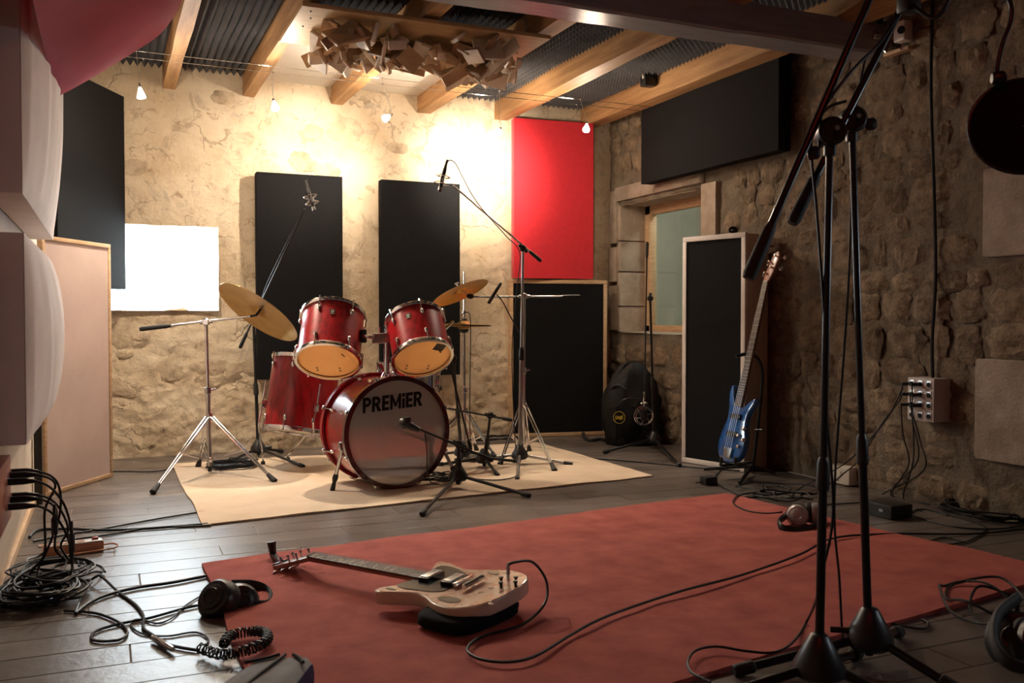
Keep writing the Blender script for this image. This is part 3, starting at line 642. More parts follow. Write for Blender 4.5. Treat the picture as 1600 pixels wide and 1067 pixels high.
# tom holder: post, block, arms
pb = at(604, 590, 4.98); pt = at(604, 524, 4.98); th = thing('tom_holder', 'chrome tom holder post on top of the bass drum', 'drum hardware', pb)
MB().tube([pb-V(0,0,.01), pt+V(0,0,.02)], .016, 14).build('post', m_chrome, th); MB().lathe([(.034, -.02), (.034, 0), (.024, .02), (.018, .03)], Matrix.Translation(pb), 16).build('post_flange', m_chrome, th)
MB().box(pt-V(0,0,.015), (.15, .05, .055), Matrix.Identity(4), ch=.008).build('block', m_steel, th)
MB().rod(pt+V(-.04,0,.01), pt+V(-.04,0,.045), .005).build('wing_screw', m_chrome, th)
for tgt in (at(567, 525, 5.0), at(618, 525, 4.98)):
    sgn = -1 if tgt.x < pt.x else 1
    MB().tube(crom([pt+V(.05*sgn,0,-.01), pt+V(.11*sgn,.0,-.005), tgt+V(0,0,.005)], 5), .010, 10).build('arm', m_chrome, th)
    MB().box(tgt, (.035, .05, .075), Matrix.Identity(4), ch=.01).build('arm_bracket', m_blackm, th)

# ------------------------------------------------------------------ cymbals and chrome stands
def cymbal(name, label, c, nrm, r, group='cymbals', two=False):
    t = thing(name, label, 'cymbal', c, group); M = MX(c, nrm); b = .14*r/.25+.02
    pf = [(.005, .022), (.018, .021), (.034, .014), (.044, .004)] + [(.044+(r-.044)*k/6, .004-.016*(k/6)**1.5) for k in range(1, 7)]
    MB().lathe(pf+[(p, z-.0016) for p, z in pf[::-1]], M, 64, cap=False).build('plate', m_brass, t, ang=50)
    if two: MB().lathe([(p, -z-.016) for p, z in pf]+[(p, -z-.0176) for p, z in pf[::-1]], M, 64, cap=False).build('lower_plate', m_brass, t, ang=50)
    MB().lathe([(.018, .021), (.019, .026), (.016, .034), (.006, .036)], M, 16).build('felt', m_rubber, t)
    return t
def braced_stand(name, label, base, ztop, pole_top=None, azs=(0, 2.09, 4.19), spread=.30, hz=.36, group=None, feet=None, fh=.0, legr=.008):
    base = V(base.x, base.y, 0); t = thing(name, label, 'stand', base, group); top = pole_top or base+V(0, 0, ztop)
    mid = base+(top-base)*.55
    MB().rod(base+V(0,0,.05), mid, .0125, n=14).build('lower_tube', m_chrome, t); MB().rod(mid-V(0,0,.02), top, .0095, n=12).build('upper_tube', m_chrome, t)
    MB().lathe([(.014, -.02), (.019, -.016), (.019, .016), (.013, .022)], Matrix.Translation(mid), 14).build('collar', m_chrome, t); MB().rod(mid+V(.01,0,0), mid+V(.045,.01,.004), .006).build('wing_screw', m_chrome, t)
    MB().lathe([(.02, -.02), (.02, .02)], Matrix.Translation(base+V(0,0,hz)), 14).build('leg_collar', m_chrome, t); MB().lathe([(.018, -.015), (.018, .015)], Matrix.Translation(base+V(0,0,.09)), 14).build('brace_collar', m_chrome, t)
    MB().rod(base+V(0,0,.05), base+V(0,0,.02), .011).build('pole_tip', m_rubber, t)
    for k in range(3):
        if feet: f = Vector(feet[k]); f = V(f.x, f.y, .015)
        else: f = base+V(cos(azs[k]), sin(azs[k]), 0)*spread+V(0,0,.015)
        d = V(f.x-base.x, f.y-base.y, 0).normalized(); n = d.cross(V(0,0,1)); a = base+d*.022+V(0,0,hz)
        lg = None
        for s_ in (-1, 1):
            b = MB(); b.tube([a+n*.011*s_, a+(f-a)*.94+n*.006*s_], legr*.62, 8)
            if lg is None: lg = b.build('leg', m_chrome, t)
            else: b.build('leg_rail', m_chrome, lg)
        h = a+(f-a)*.52
        for s_ in (-1, 1): MB().tube([h+n*.010*s_, base+d*.02+V(0,0,.09)+n*.008*s_], .004, 6).build('brace', m_chrome, lg)
        MB().rod(f+(a-f).normalized()*.055, f-(a-f).normalized()*.008, .011, .018, 12).build('rubber_foot', m_rubber, lg)
    return t
def boom_arm(t, a, piv, b_, mtl, r=.006, grip=.12, clampm=None, gr=.012):
    a, piv, b_ = Vector(a), Vector(piv), Vector(b_)
    MB().rod(a, b_, r, n=10).build('boom_arm', mtl, t); d = (b_-a).normalized()
    if grip: MB().tube([a-d*.012, a, a+d*grip*.85, a+d*grip], [gr*.8, gr, gr*.9, gr*.6], 12).build('boom_grip', m_rubber, t)
    c = MB(); c.lathe([(.016, -.017), (.021, -.011), (.021, .011), (.016, .017)], MX(piv, -FW), 16); c.tube([piv-d*.035, piv+d*.035], r+.005, 10); c.build('boom_clamp', clampm or mtl, t)
    return t
# crash cymbal on the left
c1 = at(405, 486, 5.35); n1 = cn(.454, .786, -.42)
cymbal('crash_cymbal', 'large bronze cymbal tilted on the left chrome boom stand', c1, n1, .262)
s1 = braced_stand('cymbal_stand', 'chrome tripod cymbal stand standing left of the drum kit', atz(328, 742), 0, pole_top=at(322, 503, 5.37), feet=[atz(240, 772), atz(428, 755), atz(310, 732)], hz=.335, group='chrome cymbal stands')
boom_arm(s1, at(222, 514, 5.37), at(322, 503, 5.37), at(392, 494, 5.36), m_chrome, .0065, .17, gr=.014)
MB().tube([at(392, 494, 5.36), c1-n1*.03, c1+n1*.05], [.008, .008, .004], 10).build('tilter', m_blackm, s1)
# ride on the right
c2 = at(718, 455, 5.72); n2 = cn(-.40, .90, -.17)
cymbal('ride_cymbal', 'bronze cymbal tilted steeply above the right rack tom', c2, n2, .185)
s6 = braced_stand('cymbal_stand', 'chrome braced cymbal stand with long horizontal boom on the right', V(2.42, 5.35, 0), 0, pole_top=at(819, 463, 5.78), feet=[atz(866, 738), V(2.20, 5.2, 0), V(2.60, 5.65, 0)], hz=.36, group='chrome cymbal stands')
boom_arm(s6, at(903, 463, 5.95), at(819, 463, 5.80), at(735, 464, 5.68), m_steel, .0065, .11, gr=.012)
MB().ball(at(735, 463, 5.68), .022, sc=(1.2, .8, .8)).build('tilter_knob', m_blackm, s6); MB().tube([at(735, 463, 5.68), at(722, 454, 5.70), c2+n2*.05], .006, 8).build('tilter', m_chrome, s6)
MB().tube([c2+n2*.045-V(.014,0,0), c2+n2*.052, c2+n2*.045+V(.014,0,0.012)], .006, 8).build('wing_nut', m_chrome, s6)
# hi-hat
hc = at(725, 506, 5.98); cymbal('hi_hat', 'pair of flat bronze hi-hat cymbals behind the right rack tom', hc, (0.02, 0.0, 1), .18, two=True)
s5 = braced_stand('hi_hat_stand', 'chrome hi-hat stand with tripod legs right of the bass drum', V(hc.x, hc.y, 0), .80, azs=(.9, 3.1, 5.2), spread=.27, hz=.30, group='chrome cymbal stands')
MB().rod(V(hc.x, hc.y, .78), V(hc.x, hc.y, 1.20), .0045, n=8).build('pull_rod', m_chrome, s5); MB().lathe([(.012, -.03), (.028, -.02), (.030, -.004), (.02, 0)], Matrix.Translation(V(hc.x, hc.y, hc.z-.03)), 16).build('seat_cup', m_black, s5)
MB().lathe([(.010, 0), (.012, .03), (.009, .05)], Matrix.Translation(hc+V(0,0,.04)), 10).build('clutch', m_chrome, s5); MB().box(V(hc.x-.02, hc.y-.16, .03), (.09, .27, .02), ch=.006).build('pedal', m_steel, s5)
# small chrome clamp arm near tom 2
b = MB(); b.tube([at(693, 517, 5.5), at(708, 503, 5.6)], .010, 10); 
tag(b.build('clamp_arm', m_chrome, o=at(693, 517, 5.5)), 'short chrome clamp arm between right rack tom and hi-hat rod', 'drum hardware')

# ------------------------------------------------------------------ microphone stands
def mic_stand(name, label, base, top, feet, hub=(.05, .13), pr=(.0105, .008), split=.5, boom=None, mtl=None, upper=None, hubr=(.052, .018), legr=.009, grip=.12, group=None, gr=.012, br=.0055, clampm=None):
    base = V(base.x, base.y, 0); t = thing(name, label, 'microphone stand', base, group); mtl = mtl or m_blackm; top = Vector(top)
    dirp = (top-base).normalized(); m = base+(top-base)*split
    h0, h1 = hub
    MB().lathe([(hubr[0]*.75, h0-.012), (hubr[0], h0), (hubr[0]*.96, h0+.02), (hubr[0]*.62, h1*.8), (hubr[1]*1.1, h1), (hubr[1]*.8, h1+.004)], Matrix.Translation(base), 20).build('base_hub', m_black, t)
    MB().rod(base+V(0,0,h0-.03), m, pr[0], n=12).build('lower_tube', mtl, t); MB().rod(m, top, pr[1], n=12).build('upper_tube', upper or mtl, t)
    MB().tube([m-dirp*.045, m-dirp*.04, m+dirp*.02, m+dirp*.035], [pr[0]+.001, pr[0]+.005, pr[0]+.004, pr[1]+.001], 12).build('clutch', m_black, t)
    a = random.uniform(0, 6); MB().rod(base+V(0,0,h1*.6), base+V(cos(a)*(hubr[0]+.035), sin(a)*(hubr[0]+.035), h1*.6), .008).build('hub_knob', m_black, t)
    for f in feet:
        f = V(f.x, f.y, legr+.004); d = (V(f.x, f.y, 0)-base).normalized(); s0 = base+d*hubr[0]*.6+V(0,0,h0+.012)
        lg = MB().rod(s0, f, legr, n=10).build('leg', mtl, t); dd = (f-s0).normalized(); MB().tube([f-dd*.05, f-dd*.045, f, f+dd*.006], [legr*1.05, legr*1.45, legr*1.5, legr*1.1], 10).build('rubber_foot', m_rubber, lg)
    if boom: boom_arm(t, boom[0], top, boom[1], mtl, br, grip, clampm=clampm or m_black, gr=gr)
    return t
def az_feet(base, L, az0): return [V(base.x, base.y, 0)+V(cos(az0+2*pi*k/3), sin(az0+2*pi*k/3), 0)*L for k in range(3)]
def shock_mic(label, c, d, ring=True, L=.12, r=.011):
    d = Vector(d).normalized(); t = thing('microphone', label, 'microphone', c); M = MX(c, d)
    MB().lathe([(r*.8, -L/2), (r, -L/2+.004), (r, L*.28), (r*1.02, L*.28), (r*1.02, L/2-.006), (r*.7, L/2)], M, 16).build('body', m_blackm, t); MB().lathe([(r*1.01, L*.30), (r*1.06, L*.31), (r*1.06, L/2-.008), (r*1.01, L/2-.007)], M, 16).build('grille', m_steel, t)
    MB().tube([c-d*L/2, c-d*(L/2+.05)], [.009, .006], 10).build('plug', m_black, t)
    if ring:
        for k, z in enumerate((-.022, .022)):
            b = MB(); b.tube([M @ V(.042*cos(2*pi*i/20), .042*sin(2*pi*i/20), z) for i in range(20)], .0028, 6, closed=True); rg = b.build('shock_ring', m_chrome, t)
        for i in range(8):
            a = 2*pi*i/8; b = MB(); b.tube([M @ V(.042*cos(a), .042*sin(a), -.022), M @ V(.013*cos(a+.3), .013*sin(a+.3), 0), M @ V(.042*cos(a), .042*sin(a), .022)], .0018, 5); b.build('elastic', m_steel, t)
    return t
# left overhead
p2 = atz(404, 716); d2 = 5.95
s2 = mic_stand('microphone_stand', 'boom microphone stand behind the left cymbal, holding the left overhead microphone', p2, at(396, 497, d2), [atz(474, 732), atz(441, 708), atz(352, 728)], hub=(.05, .12), boom=(at(376, 541, d2-.02), at(476, 327, d2-.25)), pr=(.011, .009), grip=.10, upper=m_blackm, group='black microphone stands')
shock_mic('overhead microphone in a silver shock mount above the left rack tom', at(486, 312, d2-.27), at(494, 330, 5.7)-at(480, 282, 5.7), L=.15)
# right overhead
p7 = atz(812, 728)
s7 = mic_stand('microphone_stand', 'tall chrome boom microphone stand reaching left over the drum kit', p7, at(817, 388, 5.62), [atz(893, 729), atz(712, 722), atz(808, 752)], hub=(.055, .13), split=.52, boom=(at(843, 406, 5.68), at(708, 290, 5.35)), mtl=m_steel, pr=(.012, .009), grip=.09, clampm=m_black, group='black microphone stands')
shock_mic('overhead microphone in a silver shock mount at the right boom tip', at(691, 281, 5.33), at(686, 300, 5.33)-at(697, 256, 5.33), L=.14)
# kick
p3 = atz(716, 765)
s3 = mic_stand('microphone_stand', 'short boom stand with microphone in front of the bass drum', p3, at(717, 694, 4.83), [atz(659, 807), atz(827, 778), V(p3.x+.02, p3.y+.3, 0)], hub=(.06, .13), split=.55, boom=(at(767, 718, 4.75), at(650, 668, 4.55)), pr=(.012, .010), grip=.08, br=.006, group='black microphone stands')
km = thing('microphone', 'stubby black microphone in front of the bass drum head', 'microphone', at(636, 662, 4.54)); kd = at(622, 660, 4.56)-at(655, 674, 4.52)
MB().lathe([(.010, -.06), (.013, -.05), (.018, -.02), (.020, 0), (.020, .012)], MX(at(640, 665, 4.54), kd), 18).build('body', m_black, km); MB().lathe([(.021, .010), (.025, .02), (.025, .045), (.018, .055), (.008, .058)], MX(at(640, 665, 4.54), kd), 18).build('grille', m_black, km)
MB().box(at(636, 656, 4.54), (.035, .03, .03), ch=.008).build('clip', m_black, km)
# snare mic stand
p4 = atz(757, 712)
s4 = mic_stand('microphone_stand', 'low black boom stand between bass drum and hi-hat stand', V(2.06, 5.12, 0), at(766, 649, 5.45), az_feet(V(2.06, 5.12, 0), .30, .4), hub=(.05, .12), split=.5, boom=(at(797, 656, 5.5), at(700, 638, 5.25)), grip=.06, group='black microphone stands')
# hi-hat microphone on a thin black pole
p5 = atz(741, 722)
s5b = mic_stand('microphone_stand', 'black microphone stand with dome base right of the bass drum', atz(722, 722), at(708, 560, 5.35), az_feet(atz(722, 722), .30, 0.05), hub=(.05, .13), split=.5, boom=(at(735, 700, 5.45), at(690, 478+40, 5.25)), grip=.05, group='black microphone stands')
hm = thing('microphone', 'slim black microphone beside the hi-hat cymbals', 'microphone', at(774, 456, 5.7)); hd = at(762, 476, 5.7)-at(784, 440, 5.7)
MB().lathe([(.008, -.075), (.0105, -.06), (.0105, .07), (.008, .075)], MX(at(773, 458, 5.7), hd), 14).build('body', m_black, hm)
MB().tube([at(776, 460, 5.7), at(785, 470, 5.72), at(796, 492, 5.74), at(812, 520, 5.7)], .004, 8).build('gooseneck', m_blackm, hm)
# right boom stand by the gig bag
p8 = atz(1022, 700)
s8 = mic_stand('microphone_stand', 'black boom stand with upright boom in front of the gig bag', p8, at(1016, 466, 6.30), [atz(944, 709), atz(1062, 730), V(p8.x+.1, p8.y+.2, 0)], hub=(.05, .12), split=.45, boom=(at(1011, 381, 6.3), at(1007, 612, 6.12)), grip=.10, group='black microphone stands')
bmic = at(1006, 650, 6.08)
sm = thing('microphone', 'large microphone in a round silver mount before the gig bag', 'microphone', bmic)
MB().lathe([(.012, -.03), (.022, -.026), (.024, .03), (.020, .04)], MX(bmic, V(0,0,1)), 16).build('body', m_blackm, sm)
for rr, yy in ((.062, -.012), (.052, .014)):
    MB().tube([bmic+cn(cos(2*pi*i/28), 0, 0)*0+RT*rr*cos(2*pi*i/28)+V(0,0,1)*rr*sin(2*pi*i/28)-FW*yy for i in range(28)], .003, 6, closed=True).build('mount_ring', m_chrome, sm)
for i in range(6):
    a = 2*pi*i/6+.2; MB().tube([bmic+RT*.062*cos(a)+V(0,0,.062*sin(a))+FW*.012, bmic+RT*.02*cos(a+.5)+V(0,0,.02*sin(a+.5))], .002, 5).build('elastic', m_steel, sm)
MB().tube([bmic+V(0,0,.06), bmic+V(0,0,.09), at(1007, 612, 6.12)], .006, 8).build('mount_stem', m_chrome, sm); MB().ball(bmic+V(0,0,.085), .016, sc=(1.6,1,.7)).build('stem_knob', m_chrome, sm)
# foreground stands
def big_stand(label, base, d, poletop, grip, tip, feet, knob):
    t = mic_stand('boom_stand', label, base, at(*poletop, d), feet, hub=(.06, .150), pr=(.0108, .0088), split=.40, boom=(at(*grip, d-.05), at(*tip, d+.02)), hubr=(.062, .020), legr=.0115, grip=.13, gr=.017, br=.0095, group='large boom stands in the foreground')
    q = at(*poletop, d)
    MB().lathe([(.030, -.03), (.034, -.02), (.034, .02), (.026, .03)], MX(q, -FW), 22).build('clamp_disc', m_black, t)
    MB().tube([q+FW*.0, q-FW*.05], .006, 10).build('clamp_bolt', m_chrome, t); MB().lathe([(.010, 0), (.016, .004), (.016, .022), (.010, .028)], MX(at(*knob, d), cn(.8, 0, .5)), 10).build('clamp_knob', m_black, t)
    MB().tube([q, q-V(0,0,.055)], [.016, .0145], 14).build('neck_sleeve', m_black, t)
    return t
q9 = at(1279, 1057, 2.2); q10 = at(1358, 1030, 2.4)
big_stand('nearer of the two large black boom stands on the right', q9, 2.2, (1297, 207), (1172, 428), (1462, -240), [at(1060, 1090, 2.1), at(1400, 1120, 2.15), at(1340, 1020, 2.45)], (1262, 240))
big_stand('farther of the two large black boom stands, its base on the red rug edge', q10, 2.4, (1331, 188), (1241, 343), (1480, -130), [at(1150, 1062, 2.33), at(1500, 1095, 2.2), at(1405, 1003, 2.62)], (1352, 195))
# pop filter
pc = at(1598, 197, 2.2); pf = thing('pop_filter', 'round black pop filter on a gooseneck at the right edge', 'pop filter', pc)
pn = cn(-.25, .05, 1); M = MX(pc, pn)
MB().tube([M @ V(.118*cos(2*pi*i/40), .112*sin(2*pi*i/40), 0) for i in range(40)], .005, 8, closed=True).build('rim', m_black, pf)
MB().lathe([(.001, 0), (.06, .0), (.115, 0)], M, 40, cap=False).build('mesh_screen', mat('pop_mesh', (.018,.014,.013), .9, spec=.1), pf)
MB().tube(crom([at(1560, 128, 2.2), at(1558, 108, 2.2), at(1566, 70, 2.2), at(1580, 28, 2.2), at(1574, -5, 2.2), at(1540, -40, 2.2), at(1495, -20, 2.25), at(1462, 28, 2.3), at(1420, 3, 2.35)], 6), .0055, 10).build('gooseneck', m_blackm, pf)
MB().lathe([(.012, -.015), (.016, -.01), (.016, .01), (.010, .016)], MX(at(1560, 122, 2.2), cn(1, 0, .2)), 14).build('screen_clamp', m_black, pf); MB().box(at(1420, 6, 2.36), (.05, .04, .05), ch=.01).build('stand_clamp', m_black, pf)
# ------------------------------------------------------------------ guitars
def outline(pts, k=5): return [(p.x, p.y) for p in crom([V(x, y, 0) for x, y in pts], k, closed=True)]
def local(o, ex, nz):
    ex = Vector(ex).normalized(); nz = Vector(nz); nz = (nz-ex*nz.dot(ex)).normalized(); return Matrix.Translation(o) @ Matrix((ex, nz.cross(ex), nz)).transposed().to_4x4()
def neck(t, M, x0, x1, w0, w1, nfr, inl, th=.022, scale=.628):
    b = MB(); b.M = M; P = []
    for k in range(9):
        x = x0+(x1-x0)*k/8; w_ = w0+(w1-w0)*k/8; P.append([V(x, w_/2*cos(pi*i/8), -.006-th*sin(pi*i/8)*.9) for i in range(9)])
    b.grid(P); b.add([P[0][i] for i in range(9)], [tuple(range(9))]); nk = b.build('neck', m_mahog, t)
    b = MB(); b.M = M; b.prism([(x0, -w0/2), (x1, -w1/2), (x1, w1/2), (x0, w0/2)], -.006, 0); fb = b.build('fretboard', m_fret, t)
    xs = [scale*(1-2**(-k/12)) for k in range(nfr+1)]
    for k in range(1, nfr+1):
        if xs[k] > x1: break
        w_ = w0+(w1-w0)*xs[k]/x1; b = MB(); b.M = M; b.box((xs[k], 0, .0006), (.0018, w_*.98, .0012)); b.build('fret', m_steel, fb)
        if k in (3, 5, 7, 9, 12, 15, 17) or (inl and k == 1):
            b = MB(); b.M = M; c = (xs[k]+xs[k-1])/2; b.box((c, 0, .0003), ((xs[k]-xs[k-1])*.45, w_*.5, .0008) if inl else (.006, .006, .0008)); b.build('inlay', m_pearl, fb)
    b = MB(); b.M = M; b.box((-.002, 0, 0), (.005, w0, .006)); b.build('nut', m_pearl, nk)
    return nk
def strings(t, M, n, x0, x1, w0, w1, z1):
    for k in range(n):
        f = k/(n-1)-.5; b = MB(); b.M = M; b.tube([(x0, f*w0*.82, .004), (x1, f*w1, z1)], .0006 if n > 4 else .001, 5); b.build('string', m_steel, t)
N_ = atz(487, 866, .088); T_ = atz(812, 925, .112); ex = (T_-N_).normalized()
gt = thing('electric_guitar', 'worn cream double cutaway electric guitar lying on the red rug', 'guitar', V((N_.x+T_.x)/2, (N_.y+T_.y)/2, .02))
M = local(N_, ex, V(0, 0, 1)+cn(-.5, 0, .6)*.10)
body = outline([(.505,.032),(.487,.07),(.462,.118),(.455,.142),(.475,.152),(.52,.142),(.575,.124),(.62,.122),(.68,.145),(.755,.170),(.82,.160),(.862,.11),(.875,.03),(.868,-.07),(.84,-.14),(.785,-.178),(.71,-.172),(.645,-.138),(.59,-.128),(.53,-.145),(.475,-.165),(.447,-.160),(.445,-.140),(.475,-.105),(.495,-.06),(.505,-.032)], 4)
body = [(.47+(x-.47)*.93, y*.94) for x, y in body]
b = MB(); b.M = M; b.prism(body, -.048, -.008, ch=.004); bd = b.build('body', m_creamside, gt, ang=50)
body = body
top_ = [(.66+(x-.66)*.972, y*.965) for x, y in body]; b = MB(); b.M = M; b.prism(top_, -.0085, -.0068); b.build('body_top', m_cream, gt)
pg = outline([(.50,.04),(.50,.10),(.56,.10),(.62,.075),(.655,.05),(.66,-.05),(.64,-.085),(.58,-.10),(.52,-.105),(.485,-.09),(.50,-.04)], 4)
b = MB(); b.M = M; b.prism(pg, -.0068, -.0048); b.build('pickguard', m_guard, gt)
for x in (.545, .635):
    b = MB(); b.M = M; b.box((x, 0, .0), (.042, .078, .016), ch=.002); p = b.build('pickup', m_guard, gt); b = MB(); b.M = M; b.box((x, 0, .0085), (.030, .066, .004), ch=.001); b.build('pickup_cover', m_steel, p)
b = MB(); b.M = M; b.box((.672, 0, .004), (.016, .085, .012), ch=.003); b.build('bridge', m_chrome, gt)
b = MB(); b.M = M; b.tube([(.712, -.046, .006), (.712, .046, .006)], .008, 10); b.build('tailpiece', m_chrome, gt)
for x, y in ((.73, -.02), (.75, .10)):
    pass
for x, y in ((.775, .055), (.815, .075), (.80, .02), (.835, .045)):
    b = MB(); b.M = M; b.lathe([(.004, -.007), (.0045, .008), (.0075, .009), (.0075, .012), (.003, .013)], Matrix.Translation((x, y, 0)), 12); b.build('control_post', m_blackm, gt)
for x, y, rx, ry, mt in ((.715, -.118, .040, .020, m_guard), (.70, .115, .022, .012, m_guard), (.49, -.125, .022, .006, m_guard)):
    b = MB(); b.M = M; b.prism([(x+rx*cos(2*pi*k/24), y+ry*sin(2*pi*k/24)) for k in range(24)], -.0068, -.0055); b.build('dark_patch', mt, gt)
rp = random.Random(9)
for k in range(16):
    x, y = rp.uniform(.69, .85), rp.uniform(-.14, .13); rr = rp.uniform(.003, .010); b = MB(); b.M = M
    b.prism([(x+rr*rp.uniform(.5, 1.4)*cos(2*pi*q/7), y+rr*rp.uniform(.5, 1.4)*sin(2*pi*q/7)) for q in range(7)], -.0068, -.0062); b.build('paint_chip', m_mahog, gt)
neck(gt, M, 0, .53, .043, .056, 22, True); strings(gt, M, 6, -.01, .672, .043, .052, .012)
HM = M @ Matrix.Translation((0, 0, -.004)) @ Matrix.Rotation(radians(-16), 4, 'Y')
b = MB(); b.M = HM; b.prism([(0, -.022), (0, .022), (-.03, .030), (-.10, .040), (-.165, .042), (-.185, .02), (-.175, 0), (-.185, -.02), (-.165, -.042), (-.10, -.040), (-.03, -.030)], -.015, 0, ch=.002); hs = b.build('headstock', m_mahog, gt)
for s_ in (-1, 1):
    for k in range(3):
        x = -.045-.045*k; y = .028*s_; b = MB(); b.M = HM; b.rod((x, y, -.015), (x, y, .022), .0032, n=8); b.rod((x, y, .016), (x, y, .024), .005, n=8); tp = b.build('tuning_post', m_chrome, gt)
        b = MB(); b.M = HM; b.rod((x, y, -.018), (x, y+.03*s_, -.018), .003, n=6); b.ball((x, y+.036*s_, -.018), .009, sc=(.8, 1.2, .5)); b.build('tuning_key', m_chrome, tp)
cp = thing('clip_tuner', 'black clip-on tuner standing up from the guitar headstock', 'tuner', HM @ V(-.165, 0, .002))
b = MB(); b.tube([HM @ V(-.172, 0, .002), at(427, 868, 3.43), at(424, 846, 3.43)], [.010, .012, .017], 12); b.build('screen_arm', m_black, cp); b = MB(); b.M = HM; b.box((-.178, .0, -.006), (.03, .05, .024), ch=.004); b.build('clip_jaw', m_black, cp)
# black soft bag under the guitar body
bp = M @ V(.735, -.055, -.05); b = MB(); P = []
c0 = V(bp.x, bp.y, .012); bl = M.to_3x3() @ V(1, 0, 0); bw = M.to_3x3() @ V(0, 1, 0); bl.z = bw.z = 0; bl.normalize(); bw.normalize()
for j in range(13):
    row = []
    for i in range(25):
        a = 2*pi*i/24; f = j/12; e = 2/3.6; cx, cy = abs(cos(a))**e*(1 if cos(a) > 0 else -1), abs(sin(a))**e*(1 if sin(a) > 0 else -1)
        s_ = (1-abs(2*f-1)**5)**.5*.95+.05; wz = .004*fbm(cx*3, cy*3, f*4, 3)
        row.append(c0+bl*(.105*cx*s_+wz)+bw*(.155*cy*s_+wz)+V(0, 0, .055*f))
    P.append(row)
b.grid(P); tag(b.build('black_pouch', m_blackf, o=c0, ang=80), 'black soft pouch propping up the electric guitar body', 'pouch')

# blue bass on a stand
H_ = at(1196, 440, 5.22); B_ = at(1134, 722, 5.16); ex = (B_-H_).normalized()
bt2 = thing('bass_guitar', 'shiny blue electric bass leaning on a stand before the white-framed screen', 'guitar', B_)
M = local(H_, ex, cn(-.94, .10, .34)); LL = (B_-H_).length; k0 = LL-1.0
bb = outline([(.585,.10),(.545,.115),(.52,.125),(.525,.15),(.58,.155),(.66,.128),(.73,.118),(.81,.150),(.90,.160),(.97,.12),(1.0,.03),(.985,-.08),(.93,-.140),(.84,-.150),(.75,-.115),(.69,-.115),(.64,-.150),(.60,-.165),(.585,-.15),(.61,-.10),(.64,-.05),(.64,.05)], 4)
bb = [(1.0-(1.0-x)*.90+k0, -y*.80) for x, y in bb][::-1]
b = MB(); b.M = M; b.prism(bb, -.045, -.008, ch=.008); b.build('body', m_blue, bt2, ang=50)
neck(bt2, M, 0, .68+k0, .042, .062, 24, False, scale=.864)
for x in (.74, .84):
    b = MB(); b.M = M; b.box((x+k0, 0, 0), (.03, .09, .014), ch=.003); b.build('pickup', m_guard, bt2)
b = MB(); b.M = M; b.box((.945+k0, 0, 0), (.055, .07, .014), ch=.003); b.build('bridge', m_steel, bt2)
for x, y in ((.80, .10), (.86, .115), (.90, .085), (.84, .065)):
    b = MB(); b.M = M; b.lathe([(.011, -.008), (.010, .010), (.006, .012)], Matrix.Translation((x+k0, y, 0)), 14); b.build('control_knob', m_chrome, bt2)
strings(bt2, M, 4, -.01, .93+k0, .042, .056, .008)
b = MB(); b.M = M @ Matrix.Rotation(radians(-10), 4, 'Y'); b.prism([(0, -.021), (0, .021), (-.05, .034), (-.15, .040), (-.19, .012), (-.18, -.022), (-.05, -.034)], -.015, 0, ch=.002); hs = b.build('headstock', m_mahog, bt2)
for k in range(4):
    s_ = 1 if k % 2 else -1; x = -.05-.035*k; b = MB(); b.M = M @ Matrix.Rotation(radians(-10), 4, 'Y'); b.rod((x, .018*s_, -.015), (x, .018*s_, .02), .006, n=8); b.rod((x, .018*s_, -.02), (x, .065*s_, -.02), .004, n=6); b.ball((x, .07*s_, -.02), .014, sc=(1, .5, .8)); b.build('tuning_key', m_chrome, bt2)
sb = V(*atz(1172, 738)); st = thing('guitar_stand', 'black tubular guitar stand holding the blue bass', 'stand', sb)
MB().tube(crom([at(1150, 557, 5.26), at(1168, 553, 5.30), at(1184, 560, 5.34), at(1191, 585, 5.36), at(1187, 640, 5.36), at(1176, 735, 5.36)], 5), .010, 10).build('neck_post', m_blackm, st); MB().rod(at(1180, 672, 5.36), at(1192, 672, 5.33), .008).build('knob', m_black, st)
for f in (atz(1100, 736), atz(1212, 742), atz(1156, 758)): MB().tube([at(1175, 728, 5.37), V(f.x, f.y, .012)], .010, 10).build('leg', m_blackm, st)
for u in (1130, 1152): MB().tube(crom([at(1174, 722, 5.35), at(u, 727, 5.2), at(u-3, 722, 5.1), at(u-3, 714, 5.08)], 4), .008, 8).build('cradle_arm', m_rubber, st)

# gig bag
gb = atz(988, 694); c0 = V(gb.x, gb.y, 0); t = thing('gig_bag', 'black gig bag slumped in the corner, with a yellow logo', 'bag', c0); P = []
wx, dp = RT.copy(), V(FW.x, FW.y, 0).normalized()
prof_ = [(0, .17, 0), (.03, .195, 0), (.08, .205, 0), (.14, .205, -.005), (.20, .203, -.008), (.26, .198, -.012), (.32, .190, -.012), (.38, .175, -.014), (.44, .152, -.012), (.49, .13, -.010), (.53, .105, -.005), (.56, .08, .0), (.58, .05, .005), (.592, .02, .008), (.595, .003, .01)]
for z, r, sh in prof_:
    P.append([c0+wx*(r*cos(2*pi*i/32)*(1+.12*(cos(2*pi*i/32) > 0)*min(1, z*3))+sh+.030*fbm(cos(2*pi*i/32)*2.4, z*9, sin(2*pi*i/32)*2.4, 4))+dp*(r*.62*sin(2*pi*i/32)+.030*fbm(sin(2*pi*i/32)*2, 9+z*8, cos(2*pi*i/32)*2, 3))+V(0, 0, z) for i in range(33)])
b = MB(); b.grid(P); b.build('bag_body', mat('black_nylon', (.009,.009,.010), .6, bump=.3, bscale=30, spec=.3), t, ang=80)
lp = c0+wx*-.105-dp*.118+V(0, 0, .205); ln = -dp-wx*.45+V(0,0,.02); Mx = MX(lp+ln.normalized()*.012, ln)
